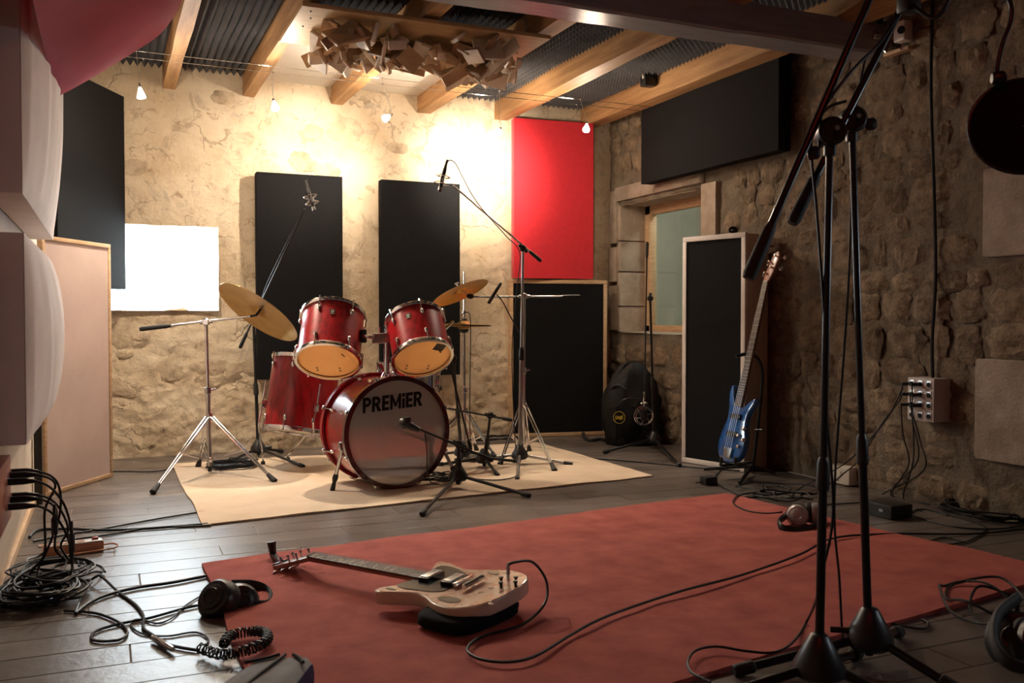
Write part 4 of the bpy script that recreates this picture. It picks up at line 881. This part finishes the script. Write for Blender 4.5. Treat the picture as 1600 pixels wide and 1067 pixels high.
b = MB(); b.tube([Mx @ V(.042*cos(2*pi*i/28), .042*sin(2*pi*i/28), 0) for i in range(28)], .0016, 5, closed=True); b.build('logo_ring', m_yellow, t)
text_mesh('Stagg', (.062, .034), Mx @ Matrix.Rotation(.25, 4, 'Z'), m_yellow, 'lettering', t, shear=.4, bold=.01)
MB().tube(crom([c0+wx*-.06-dp*.11+V(0,0,.40), c0+wx*-.12-dp*.10+V(0,0,.43), c0+wx*-.16-dp*.06+V(0,0,.40)], 5), .008, 8).build('carry_handle', m_rubber, t)
b = MB(); b.grid([[c0+wx*(-.02+.11*u)-dp*(.125+.035*(1-u*u)*(1-v*v)-.02*abs(u))+V(0, 0, .16+.12*v) for u in np.linspace(-1, 1, 9)] for v in np.linspace(-1, 1, 9)]); b.build('front_pocket', m_blackf, t, ang=70)
MB().tube(crom([c0+wx*x-dp*y+V(0, 0, z) for x, y, z in ((-.13, .12, .28), (-.08, .135, .33), (0, .135, .34), (.07, .12, .32), (.10, .11, .25))], 4), .004, 6).build('zip', m_blackm, t)
MB().tube(crom([c0+wx*-.15-dp*.08+V(0,0,.02), atz(940, 688)+V(0,0,.01), atz(920, 690)+V(0,0,.012), atz(911, 682)+V(0,0,.02), atz(915, 679)+V(0,0,.015)], 5), .012, 8).build('strap', m_rubber, t)

# ------------------------------------------------------------------ headphones
def headphones(label, cups, band, cordless=True, shellm=None, bandm=None, br=.010):
    t = thing('headphones', label, 'headphones', V(Vector(cups[0][0]).x, Vector(cups[0][0]).y, .01)); shellm = shellm or m_black
    for c, n, r, asp in cups:
        M = MX(c, n) @ Matrix.Diagonal((1, asp, 1, 1)); sh = MB().lathe([(.004, .030), (r*.45, .030), (r*.62, .026), (r*.64, .020), (r*.85, .018), (r, .006), (r, -.010), (r*.96, -.012)], M, 28).build('ear_cup', shellm, t)
        MB().lathe([(r*.96, -.010), (r*1.06, -.018), (r*1.06, -.030), (r*.9, -.038), (r*.55, -.034), (r*.5, -.02)], M, 28).build('ear_pad', m_rubber, sh)
        MB().lathe([(r*.30, .0305), (r*.34, .032), (r*.40, .032), (r*.42, .0305)], M, 28, cap=False).build('cup_ring', m_blackm if shellm is m_black else m_chrome, sh)
    P = crom(band, 5); b = MB(); rows = []
    for i, p in enumerate(P):
        tg = (P[min(i+1, len(P)-1)]-P[max(i-1, 0)]).normalized(); nn = V(0,0,1)-tg*tg.z; nn.normalize(); sd_ = tg.cross(nn)
        rows.append([p+nn*.017*cos(2*pi*k/10)+sd_*br*.6*sin(2*pi*k/10) for k in range(11)])
    b.grid(rows); b.build('headband', bandm or m_rubber, t, ang=60)
    for e in (0, -1):
        c = Vector(cups[0 if e == 0 else 1][0]); MB().tube([P[e], P[e]+(c-P[e])*.55], .006, 8).build('yoke', m_blackm if shellm is m_black else m_chrome, t)
    return t
headphones('black headphones at the left edge of the red rug', [(at(338, 936, 2.82), cn(-.35, .55, .75), .062, 1), (at(375, 940, 2.86), cn(.45, .30, .80), .058, .95)],
           [at(362, 914, 2.98), at(392, 914, 3.02), at(415, 921, 3.02), at(423, 932, 2.97), at(418, 945, 2.90), at(395, 946, 2.86)], br=.014)
headphones('silver and black headphones at the far edge of the red rug', [(at(1246, 805, 3.98), cn(-.3, .1, .95), .046, 1), (at(1274, 802, 4.05), cn(.92, .1, .35), .046, 1)],
           [at(1228, 806, 4.0), at(1217, 815, 3.93), at(1222, 825, 3.88), at(1240, 829, 3.87), at(1262, 827, 3.90), at(1279, 818, 3.97)], shellm=m_silver, bandm=m_black, br=.012)
headphones('black headphones cut off by the right picture edge', [(at(1588, 1000, 2.42), cn(-.55, .45, .7), .075, 1), (at(1625, 1010, 2.35), cn(.4, .3, .8), .07, 1)],
           [at(1590, 935, 2.52), at(1560, 960, 2.42), at(1552, 1000, 2.34), at(1575, 1035, 2.28), at(1615, 1045, 2.26)], br=.02)
# ------------------------------------------------------------------ cables
FL = []
def cable(label, pts, r=.0035, name='audio_cable', group='black audio cables', mtl=None, k=6):
    w_ = []
    for p in pts:
        if isinstance(p, Vector): w_.append(p)
        elif len(p) == 2: w_.append(atz(p[0], p[1], 0)+V(0, 0, r+.0015))
        else: w_.append(at(*p))
    w_ = [V(min(p.x, 3.63), p.y, p.z) for p in w_]
    b = MB(); b.tube(crom(w_, k), r, 7); return tag(b.build(name, mtl or m_cable, o=V(w_[0].x, w_[0].y, 0)), label, 'cable', group)
def rz(pts, z): return [atz(u, v, z) for u, v in pts]
jack = at(794, 912, 2.80)
cb = cable('black guitar lead curling from the electric guitar across the red rug', [jack+V(0,0,.03), jack+V(0,0,.055), at(806, 878, 2.80), at(832, 878, 2.84), at(852, 903, 2.84), at(855, 930, 2.80), at(845, 952, 2.74)] + rz([(822, 972), (795, 983), (760, 992), (737, 1004), (731, 1018), (752, 1030), (795, 1034), (838, 1024), (890, 993), (950, 962), (1062, 924), (1160, 898), (1250, 866), (1305, 840)], .028) + rz([(1400, 834), (1520, 834), (1610, 826)], .008), r=.0042, name='guitar_lead')
pl = MB(); pl.rod(jack-V(0,0,.02), jack+V(0,0,.035), .006); pl.rod(jack+V(0,0,.03), jack+V(0,0,.065), .0065, .004); pl.build('jack_plug', m_chrome, cb)
cable('black cable hanging down the nearer large boom stand to the rug', [(1322, 158, 2.2), (1292, 170, 2.19), (1270, 205, 2.19), (1268, 245, 2.2), (1276, 330, 2.2), (1288, 500, 2.2), (1291, 640, 2.2), (1302, 800, 2.24), (1283, 900, 2.28), (1276, 935, 2.33)] + rz([(1262, 968), (1240, 1002), (1210, 1019), (1165, 1017), (1120, 1010), (1088, 1016), (1075, 1032), (1080, 1050), (1110, 1066)], .030), r=.0035)
cable('black cable hanging down the farther large boom stand', [(1352, 90, 2.4), (1336, 180, 2.42), (1331, 290, 2.42), (1327, 420, 2.42), (1318, 560, 2.42), (1306, 720, 2.42), (1304, 820, 2.42), (1311, 900, 2.40), (1315, 975, 2.42)] + rz([(1316, 1000), (1300, 1020), (1260, 1010)], .03), r=.0032)
cable('thin black cable slung between the two large booms', [(1280, 232, 2.2), (1285, 175, 2.19), (1330, 112, 2.2), (1372, 70, 2.28), (1400, 30, 2.35)], r=.004)
# headphone lead, left
c4 = cable('black extension lead with silver jack beside the black headphones', [(118, 960), (135, 918), at(150, 901, 3.14), at(160, 902, 3.12), (185, 928), (212, 948), (224, 966), (224, 984), (238, 995), (262, 1010), (300, 1018), (312, 1019)], r=.0045)
b = MB(); p0, p1 = atz(238, 995, .012), atz(270, 1014, .012); b.tube([p0, p0+(p1-p0)*.3, p0+(p1-p0)*.32, p1], [.006, .008, .0095, .007], 10); b.build('jack_socket', m_chrome, c4)
cable('thick black cable running under the left edge of the red rug', [(118, 962), (140, 945), (170, 932), (215, 921), (270, 913), (330, 901)], r=.0055)
cable('black cable with a small loop in front of the cable pile', [(100, 957), (150, 961), (185, 975), (199, 990), (188, 1002), (160, 1005), (143, 1001), (150, 989), (185, 978), (235, 968), (285, 954), (322, 946)], r=.0042)
cable('thin cord winding from black headphones to the coiled lead', [(312, 934), (290, 948), (268, 968), (245, 976), (222, 970), (207, 972), (206, 982), (225, 993), (262, 996), (305, 990), (325, 1000), (322, 1010)], r=.0028)
pts = []; path = crom([atz(312, 1012, .022), atz(345, 1022, .025), atz(385, 1016, .032), atz(415, 1002, .034), atz(416, 990, .034), atz(395, 986, .032), atz(360, 993, .03), atz(350, 1006, .028)], 40)
for i, p in enumerate(path):
    tg = (path[min(i+1, len(path)-1)]-path[max(i-1, 0)]).normalized(); x = tg.cross(V(0,0,1)).normalized(); y = tg.cross(x); a = i*1.15; pts.append(p+(x*cos(a)+y*sin(a))*.0135)
b = MB(); b.tube(pts, .0026, 5); tag(b.build('coiled_cord', m_cable, o=atz(345, 1015)), 'black spiral cord lying over the left edge of the red rug', 'cable')
cable('uppermost of three black cables running under the beige rug', [(52, 848), (100, 838), (150, 830), (205, 820), (255, 811), (318, 801)], r=.0045, group='cables under the beige rug')
cable('middle one of three black cables running under the beige rug', [(46, 842), (60, 831), (105, 829), (160, 831), (220, 829), (325, 821)], r=.006, group='cables under the beige rug')
cable('lowest of three black cables running under the beige rug', [(60, 856), (110, 846), (165, 838), (230, 828), (330, 823)], r=.0045, group='cables under the beige rug')
cable('thin black cable leaving the foot of the pale pink screen', [(165, 738), (200, 738), (235, 738), (262, 735), (300, 728), (345, 724)], r=.0035)
cc = atz(365, 732); b = MB(); pts = []
for i in range(150):
    a = i*.33; r_ = .125+.018*sin(i*1.7)+.01*sin(i*.31); pts.append(V(cc.x+r_*1.05*cos(a), cc.y+r_*sin(a), .016+.0008*(i % 40)))
b.tube(pts, .0042, 6); tag(b.build('cable_coil', m_cable, o=cc), 'neat black cable coil on the beige rug beside the left cymbal stand', 'cable')
# wall box on the left with plugs and hanging cables
wb = thing('stage_box', 'brown red connector box low on the left wall', 'connector box', (XL, 3.36, .23))
MB().box((XL+.016, 3.36, .335), (.032, .36, .21), ch=.004).build('housing', m_rust, wb)
labs = ['first', 'second', 'third', 'fourth', 'fifth', 'sixth']
rc = random.Random(21); pc_ = atz(48, 925)
conn = [(.385, 3.50), (.385, 3.43), (.375, 3.36), (.305, 3.50), (.305, 3.43), (.295, 3.36)]
for i, (z, y) in enumerate(conn):
    p = V(XL+.032, y, z); MB().lathe([(.013, 0), (.013, .006), (.010, .007), (.010, .012)], MX(p, V(1,0,0)), 14).build('socket', m_chrome, wb)
    if i in (1, 4):
        dg = V(-.16+.05*(i == 4), y-.05, .26-.02*i); q = MB(); q.tube([dg+V(0,0,.05), dg+V(0,0,.01), dg, dg-V(0,0,.05)], [.005, .006, .0105, .0105], 10); tag(q.build('hanging_plug', m_black, o=dg), ['black plug dangling in the cable bundle nearer the left wall', 'black plug dangling on the outer side of the cable bundle'][i == 4], 'plug', 'plugs dangling below the wall box')
    e = atz(rc.uniform(45, 100), rc.uniform(925, 955), .02); mid = V(-.185+.035*rc.uniform(-1, 1), y-.01+.05*rc.uniform(-1, 1), 0); 
    k1 = p+V(.085, 0, -.002)
    cbl = cable(['black cable plugged into the far top socket of the brown wall box', 'black cable plugged into the middle top socket of the brown wall box', 'black cable plugged into the near top socket of the brown wall box', 'black cable plugged into the far bottom socket of the brown wall box', 'black cable plugged into the middle bottom socket of the brown wall box', 'black cable plugged into the near bottom socket of the brown wall box'][i],
          [p+V(.01,0,0), k1, k1+V(.055, -.01, -.035), V(mid.x+.03, mid.y, z-.12), V(mid.x+.025+.025*rc.uniform(-1,1), mid.y-.02, .13), V(mid.x+.02+.04*rc.uniform(-1,1), mid.y-.04+.05*rc.uniform(-1,1), .06), e, atz(rc.uniform(10, 60), 945, .01)], r=.004, group='cables hanging from the left wall box')
    MB().tube([p+V(.004,0,0), p+V(.05,0,0), k1], [.0115, .0115, .006], 10).build('plug', m_black if i % 2 else m_blackm, cbl)
for i in range(14):
    c = V(XL+.13+rc.uniform(-.03, .05), 3.34+rc.uniform(-.10, .22), 0); a0 = rc.uniform(0, 6); n = rc.randint(14, 26); pts = []
    ra, rb = rc.uniform(.07, .115), rc.uniform(.10, .18)
    for k in range(n): a = a0+k*.62; q = 1+.12*sin(k*2.3+i); pts.append(V(max(XL+.012, c.x+ra*q*cos(a)), c.y+rb*q*sin(a), .006+.004*i+.012*(.5+.5*sin(k*1.1+i))))
    cable('tangled black cable in the pile below the brown wall box', pts, r=rc.choice([.0035, .0042, .0048]), group='cable pile by the left wall')
for lb, c, ra, rb, mt in (('grey cable loops rising from the pile beside the power strip', atz(72, 885), .06, .16, mat('grey_cable', (.10,.10,.105), .5)), ('wide black cable loop on the tiles in front of the power strip', atz(95, 905), .14, .10, m_cable)):
    cable(lb, [V(c.x+ra*cos(k*.7)*(1+.1*sin(k*2)), c.y+rb*sin(k*.7), .010+.01*(k % 3)) for k in range(16)], r=.004, mtl=mt)
p0 = atz(86, 892, .006); b = MB(); p1 = atz(116, 893, .010); b.tube(crom([p0, p0+(p1-p0)*.5+V(0,0,-.004), p1], 5), .009, 8); tag(b.build('cable_tie', m_green, o=p0), 'bright green cable tie on the tiles', 'cable tie')
# power strip, left
a, c = atz(98, 869), atz(160, 861); ex = (c-a).normalized(); t = thing('power_strip', 'orange and white multi-socket power strip on the tiles', 'power strip', (a+c)/2); M = local((a+c)/2, ex, V(0,0,1)); Lp = (c-a).length
b = MB(); b.M = M; b.box((-.028, .03, .02), (Lp+.07, .055, .038), ch=.005); b.build('housing', m_orange, t); b = MB(); b.M = M; b.box((-.028, .03, .040), (Lp+.062, .048, .004), ch=.001); b.build('socket_face', m_cwhite, t)
for k in range(4):
    b = MB(); b.M = M; b.lathe([(.016, .0425), (.018, .0435), (.018, .0425)], Matrix.Translation((Lp/2-.075-.042*k, .03, 0)), 18); s_ = b.build('socket', m_orange, t)
b = MB(); b.M = M; b.box((Lp/2-.02, .035, .046), (.022, .016, .010), ch=.002); b.build('switch', m_red, t)
b = MB(); b.tube(crom([M @ V(Lp/2+.005, .02, .02), M @ V(Lp/2+.04, .015, .022), M @ V(Lp/2+.055, .0, .015), M @ V(Lp/2+.02, -.012, .008), M @ V(-.1, -.02, .006)], 6), .0035, 7); b.build('flex', m_orange, t)
# patch box on the right wall
t = thing('patch_box', 'pale patch box with rows of sockets on the right stone wall', 'connector box', (3.62, 3.27, .41))
MB().box((3.625, 3.268, .512), (.13, .155, .205), ch=.003).build('housing', m_patch, t)
for j in range(4):
    for k in range(3):
        p = V(3.56, 3.318-.05*k, .585-.05*j); b = MB(); b.box(p+V(-.001, 0, 0), (.004, .030, .036), ch=.001); pl = b.build('socket_plate', m_steel, t); MB().lathe([(.011, 0), (.011, .004), (.008, .0045), (.003, .003)], MX(p+V(-.002,0,0), V(-1,0,0)), 14).build('socket_hole', m_ink, pl)
rows = [((0, 0), [(1408, 612), (1380, 662), (1330, 716), (1290, 742)], [(1250, 764), (1235, 780)]), ((1, 0), [(1404, 628), (1378, 662), (1345, 715), (1318, 740)], [(1290, 762), (1250, 775)]), ((0, 1), [(1425, 605), (1426, 650), (1427, 720)], [(1426, 778), (1440, 800)]),
        ((2, 0), [(1408, 634), (1411, 680), (1420, 725)], [(1432, 772), (1452, 790)]), ((2, 1), [(1424, 640), (1438, 690), (1443, 735)], [(1425, 768), (1365, 784), (1290, 790)]), ((1, 1), [(1422, 618), (1426, 660), (1434, 720)], [(1442, 770), (1480, 806)])]
rl = ['upper long black cable sloping from the patch box to the cable heap', 'lower long black cable sloping from the patch box to the cable heap', 'straight black cable hanging below the middle of the patch box', 'black cable hanging farthest left below the patch box', 'black cable bowing farthest right below the patch box', 'black cable hanging from the patch box to the floor coil']
for (rk, hang, flr), lb in zip(rows, rl):
    j, k = rk; p = V(3.545, 3.318-.05*k, .585-.05*j)
    c = cable(lb, [p, p+V(-.05, 0, 0)] + [atx(u, v, 3.48) for u, v in hang] + flr, r=.0033, group='cables hanging from the patch box'); MB().tube([p+V(.01,0,0), p+V(-.055, 0, 0)], [.009, .007], 10).build('plug', m_black, c)
b = MB(); b.tube(crom([V(3.645, 3.30, 2.5), V(3.64, 3.30, 2.0), V(3.635, 3.27, 1.5), V(3.64, 3.26, 1.1), V(3.645, 3.28, .8), V(3.64, 3.27, .61)], 5), .008, 8); tag(b.build('wall_cable', m_cable, o=(3.645, 3.3, .61)), 'thick black cable running down the right stone wall into the patch box', 'cable')
for i, (u, v, ra, n) in enumerate(((1215, 778, .10, 16), (1232, 768, .13, 18), (1195, 770, .12, 14), (1240, 783, .08, 12))):
    c = atz(u, v); cable('tangled black cable in the heap between blue bass and silver headphones', [V(c.x+ra*(1+.2*sin(k*1.9+i))*cos(k*.68+i), c.y+ra*1.3*sin(k*.68+i), .006+.006*i+.006*(k % 3)) for k in range(n)], r=.0038, group='cable heap on the right')
cable('cord of the silver headphones looping over the rug corner', rz([(1222, 800), (1195, 802), (1165, 797), (1146, 786), (1152, 775)], .02)+rz([(1175, 770), (1205, 768)], .008), r=.0035)
c = atz(1532, 806); b = MB(); pts = []
for i in range(130): a = i*.35; r_ = .15+.02*sin(i*1.3); pts.append(V(c.x+r_*.75*cos(a), c.y+r_*1.2*sin(a), .008+.0007*(i % 50)))
b.tube(pts, .0045, 6); tag(b.build('cable_coil', m_cable, o=c), 'black cable coil on the tiles at the foot of the right wall', 'cable')
cable('loose black cable looping on the tiles behind the red rug', [(1600, 822), (1560, 828), (1500, 826), (1440, 812), (1424, 804), (1440, 797), (1480, 805), (1530, 820), (1538, 832), (1510, 848), (1470, 853), (1455, 848), (1475, 842), (1515, 850)], r=.0035)
cable('long black cable running from the drum kit to the bass stand', [(790, 702), (830, 700), (862, 704), (890, 714), (960, 720), (1040, 727), (1110, 734), (1160, 737)], r=.0045)
cable('black cable curving from the bass stand towards the red rug', [(1128, 735), (1118, 745), (1122, 758), (1145, 770), (1165, 779), (1200, 775)], r=.0035)
c = atz(700, 752); cable('tangle of black cable at the foot of the kick microphone stand', [V(c.x+.13*(1+.25*sin(k*1.7))*cos(k*.72)-.05, c.y+.09*(1+.2*sin(k*2.3))*sin(k*.72), .016+.008*(k % 4)) for k in range(30)], r=.004)
cable('black cable on the beige rug between kick stand and chrome stand', [V(p.x, p.y, .018) for p in (atz(728, 750), atz(750, 754), atz(780, 755), atz(805, 750), atz(812, 742))], r=.0035)
cable('cord hanging from the kick microphone', [at(664, 675, 4.55), at(667, 705, 4.6), at(668, 730, 4.65), atz(672, 752, .02), atz(690, 758, .02)], r=.003)
c = atz(775, 690); cable('tangle of black cable behind the low boom stand', [V(c.x+.20*(1+.2*sin(k*1.7))*cos(k*.72), c.y+.10*(1+.2*sin(k*2.3))*sin(k*.72), .016+.006*(k % 4)) for k in range(24)], r=.004)
cable('thin cable arching from the right overhead microphone along its boom', [at(698, 256, 5.33), at(703, 250, 5.34), at(712, 256, 5.35), at(722, 275, 5.36), at(738, 305, 5.38), at(758, 332, 5.45), at(790, 368, 5.52), at(812, 395, 5.6), at(808, 450, 5.6), at(800, 550, 5.6), at(805, 690, 5.62), atz(810, 735, .016)], r=.003)
cable('thin cable hanging behind the right rack tom from the hi-hat', [at(721, 492, 5.8), at(730, 488, 5.8), at(735, 500, 5.8), at(735, 560, 5.8), at(734, 640, 5.8), atz(736, 704, .016)], r=.003)
cable('thin cable hanging from the left overhead boom', [at(480, 280, 5.68), at(472, 330, 5.7), at(440, 395, 5.8), at(408, 470, 5.94), at(398, 560, 5.95), at(401, 640, 5.95), atz(404, 714, .016)], r=.003)
cable('cable bundle of the headphones at the right picture edge', [V(p.x, p.y, .02+.03*(i % 3 == 1)) for i, p in enumerate([atz(u, v) for u, v in ((1585, 950), (1540, 935), (1500, 918), (1475, 925), (1468, 940), (1485, 965), (1530, 985), (1570, 1000), (1540, 990), (1515, 960), (1530, 940), (1580, 940), (1600, 945), (1560, 925), (1490, 922), (1478, 945), (1510, 965), (1560, 975))])], r=.0042)
cable('short cable end with a plug beside the farther boom stand base', rz([(1385, 972), (1420, 980), (1446, 982), (1450, 973), (1440, 968)], .006), r=.004)
# ------------------------------------------------------------------ small things
def smallbox(name, label, cat, c, d, m_, parts=()):
    t = thing(name, label, cat, V(c[0], c[1], c[2]-d[2]/2)); MB().box(c, d, ch=min(d)*.12).build('housing', m_, t); return t
c = atz(1388, 806); t = smallbox('power_supply', 'small black box on the tiles beyond the red rug', 'box', (c.x, c.y, .033), (.13, .16, .062), m_black); MB().box((c.x-.066, c.y-.02, .035), (.002, .02, .012)).build('label_plate', m_steel, t)
c = atz(1107, 757); t = smallbox('adapter', 'little black adapter on the tiles near the bass stand', 'adapter', (c.x, c.y, .022), (.075, .06, .042), m_black); MB().tube([V(c.x-.03, c.y, .02), V(c.x-.07, c.y+.02, .01)], .004, 6).build('cord', m_cable, t)
c = atz(1316, 757); t = smallbox('socket_box', 'white socket box on the floor against the right wall', 'socket box', (c.x+.02, c.y, .055), (.09, .15, .10), m_cwhite); MB().lathe([(.018, 0), (.02, .003), (.014, .004)], MX(V(c.x-.026, c.y, .06), V(-1,0,0)), 16).build('socket', m_cwhite, t)
cable('loose white cord looping beside the white socket box', [V(c.x-.03, c.y, .03)]+rz([(1290, 748), (1262, 742), (1248, 740), (1262, 735), (1290, 734)], .006)+rz([(1280, 742), (1310, 752), (1330, 757)], .006), r=.004, mtl=m_cwhite, group='white cords', name='white_cord')
# grey case at the bottom edge
a, c = at(400, 1024, 2.12), at(490, 1026, 2.12); ex = V(c.x-a.x, c.y-a.y, 0).normalized(); dirn = V(-FW.x, -FW.y, 0).normalized()-RT*.10; zt = a.z
t = thing('grey_case', 'grey canvas case with dark seams at the bottom picture edge', 'case', V(a.x, a.y, 0)); b = MB(); W_ = (c-a).length; P = []
sec = [(-.012, .012), (-.016, zt-.03), (-.004, zt-.006), (.012, zt), (.20, zt+.012), (.36, zt+.004), (.40, zt-.02), (.405, .012)]
for i in range(9):
    f = i/8; sx = f*W_; e = .012 if i in (0, 8) else 0; wd = .5-f
    P.append([V(a.x, a.y, 0)+ex*sx+dirn*(y+ (e if y < .1 else -e))-ex*wd*.06*(y/.4)+V(0, 0, max(.012, z-e)) for y, z in sec])
b.grid(P); b.add(P[0], [tuple(range(8))]); b.build('case_body', m_grey, t, ang=45); b = MB(); b.add([p+ex*.0015 for p in P[8]], [tuple(range(8))]); b.add([p for p in P[8]]+[p+ex*.0015 for p in P[8]], [(i, (i+1) % 8, 8+(i+1) % 8, 8+i) for i in range(8)]); b.build('side_panel', m_navy, t)
for pa in ([(.52, .004), (.45, .15), (.38, .34)], [(.02, .06), (.25, .035), (.42, .006)], [(.66, .006), (.82, .03), (.94, .06)]):
    MB().tube(crom([V(a.x, a.y, 0)+ex*(f*W_)+dirn*y-ex*(.5-f)*.06*(y/.4)+V(0, 0, zt+.004+.010*min(1, y/.2)) for f, y in pa], 5), .004, 6).build('seam', m_rubber, t)
# small black speaker on the end joist, cable hook, round thing on the screen
sp = atx(1013, 122, 3.34); t = thing('small_speaker', 'small black box fixed to the joist beside the right wall', 'speaker', sp-V(0,0,.05))
MB().box(sp, (.09, .07, .115), ch=.008).build('cabinet', m_black, t); MB().box(sp+V(-.046, -.01, .01), (.003, .025, .04)).build('front_label', m_cwhite, t); MB().box(sp+V(.03, 0, .07), (.03, .03, .05), ch=.004).build('bracket', m_black, t)
gc = at(1137, 354, 5.62); gc = V(3.40, 4.58, 1.40); gc = V(*(g0+(g1-g0)*.72+V(.06, .02, 0)).xy, 1.403)
t = thing('round_clamp', 'small round black object on top of the white-framed screen', 'clamp', gc); M = MX(gc+V(0,0,.022), cn(.2, .1, 1)); MB().tube([M @ V(.024*cos(2*pi*i/20), .014*sin(2*pi*i/20), 0) for i in range(20)], .008, 8, closed=True).build('ring', m_black, t); MB().ball(gc+V(.01, .0, .018), .016).build('knob', m_black, t)
fx = atx(1400, 80, 3.62); t = thing('twin_fixture', 'small white and silver twin-headed fixture on the stone wall behind the booms', 'fixture', fx)
MB().box(fx+V(.02, 0, 0), (.05, .16, .018), ch=.004).build('shelf', m_pale, t); MB().box(atx(1411, 50, 3.60), (.06, .07, .10), ch=.012).build('head', m_cwhite, t); MB().lathe([(.018, 0), (.020, .006), (.012, .007)], MX(atx(1409, 47, 3.565), V(-1, -.3, 0)), 16).build('lens', m_ink, t)
MB().tube([atx(1411, 66, 3.61), atx(1408, 78, 3.61)], .006, 8).build('stem', m_chrome, t); MB().lathe([(.014, -.03), (.022, -.01), (.026, .02), (.022, .022)], MX(atx(1370, 55, 3.60), V(-.8, .3, .1)), 16).build('spot_head', m_chrome, t); MB().tube([atx(1372, 60, 3.62), atx(1385, 82, 3.63)], .006, 8).build('spot_stem', m_chrome, t)
b = MB(); b.rod(atx(1097, 66, 3.50), atx(1048, 128, 3.58), .0022, n=5); tag(b.build('tension_wire', m_steel, o=atx(1048, 128, 3.58)), 'thin steel wire stretched from the end joist to the right wall', 'wire')
b = MB(); b.box((XL+.008, 2.4, .02), (.016, 5.6, .04), ch=.003); o = b.build('baseboard_left', m_pale); o['kind'] = 'structure'
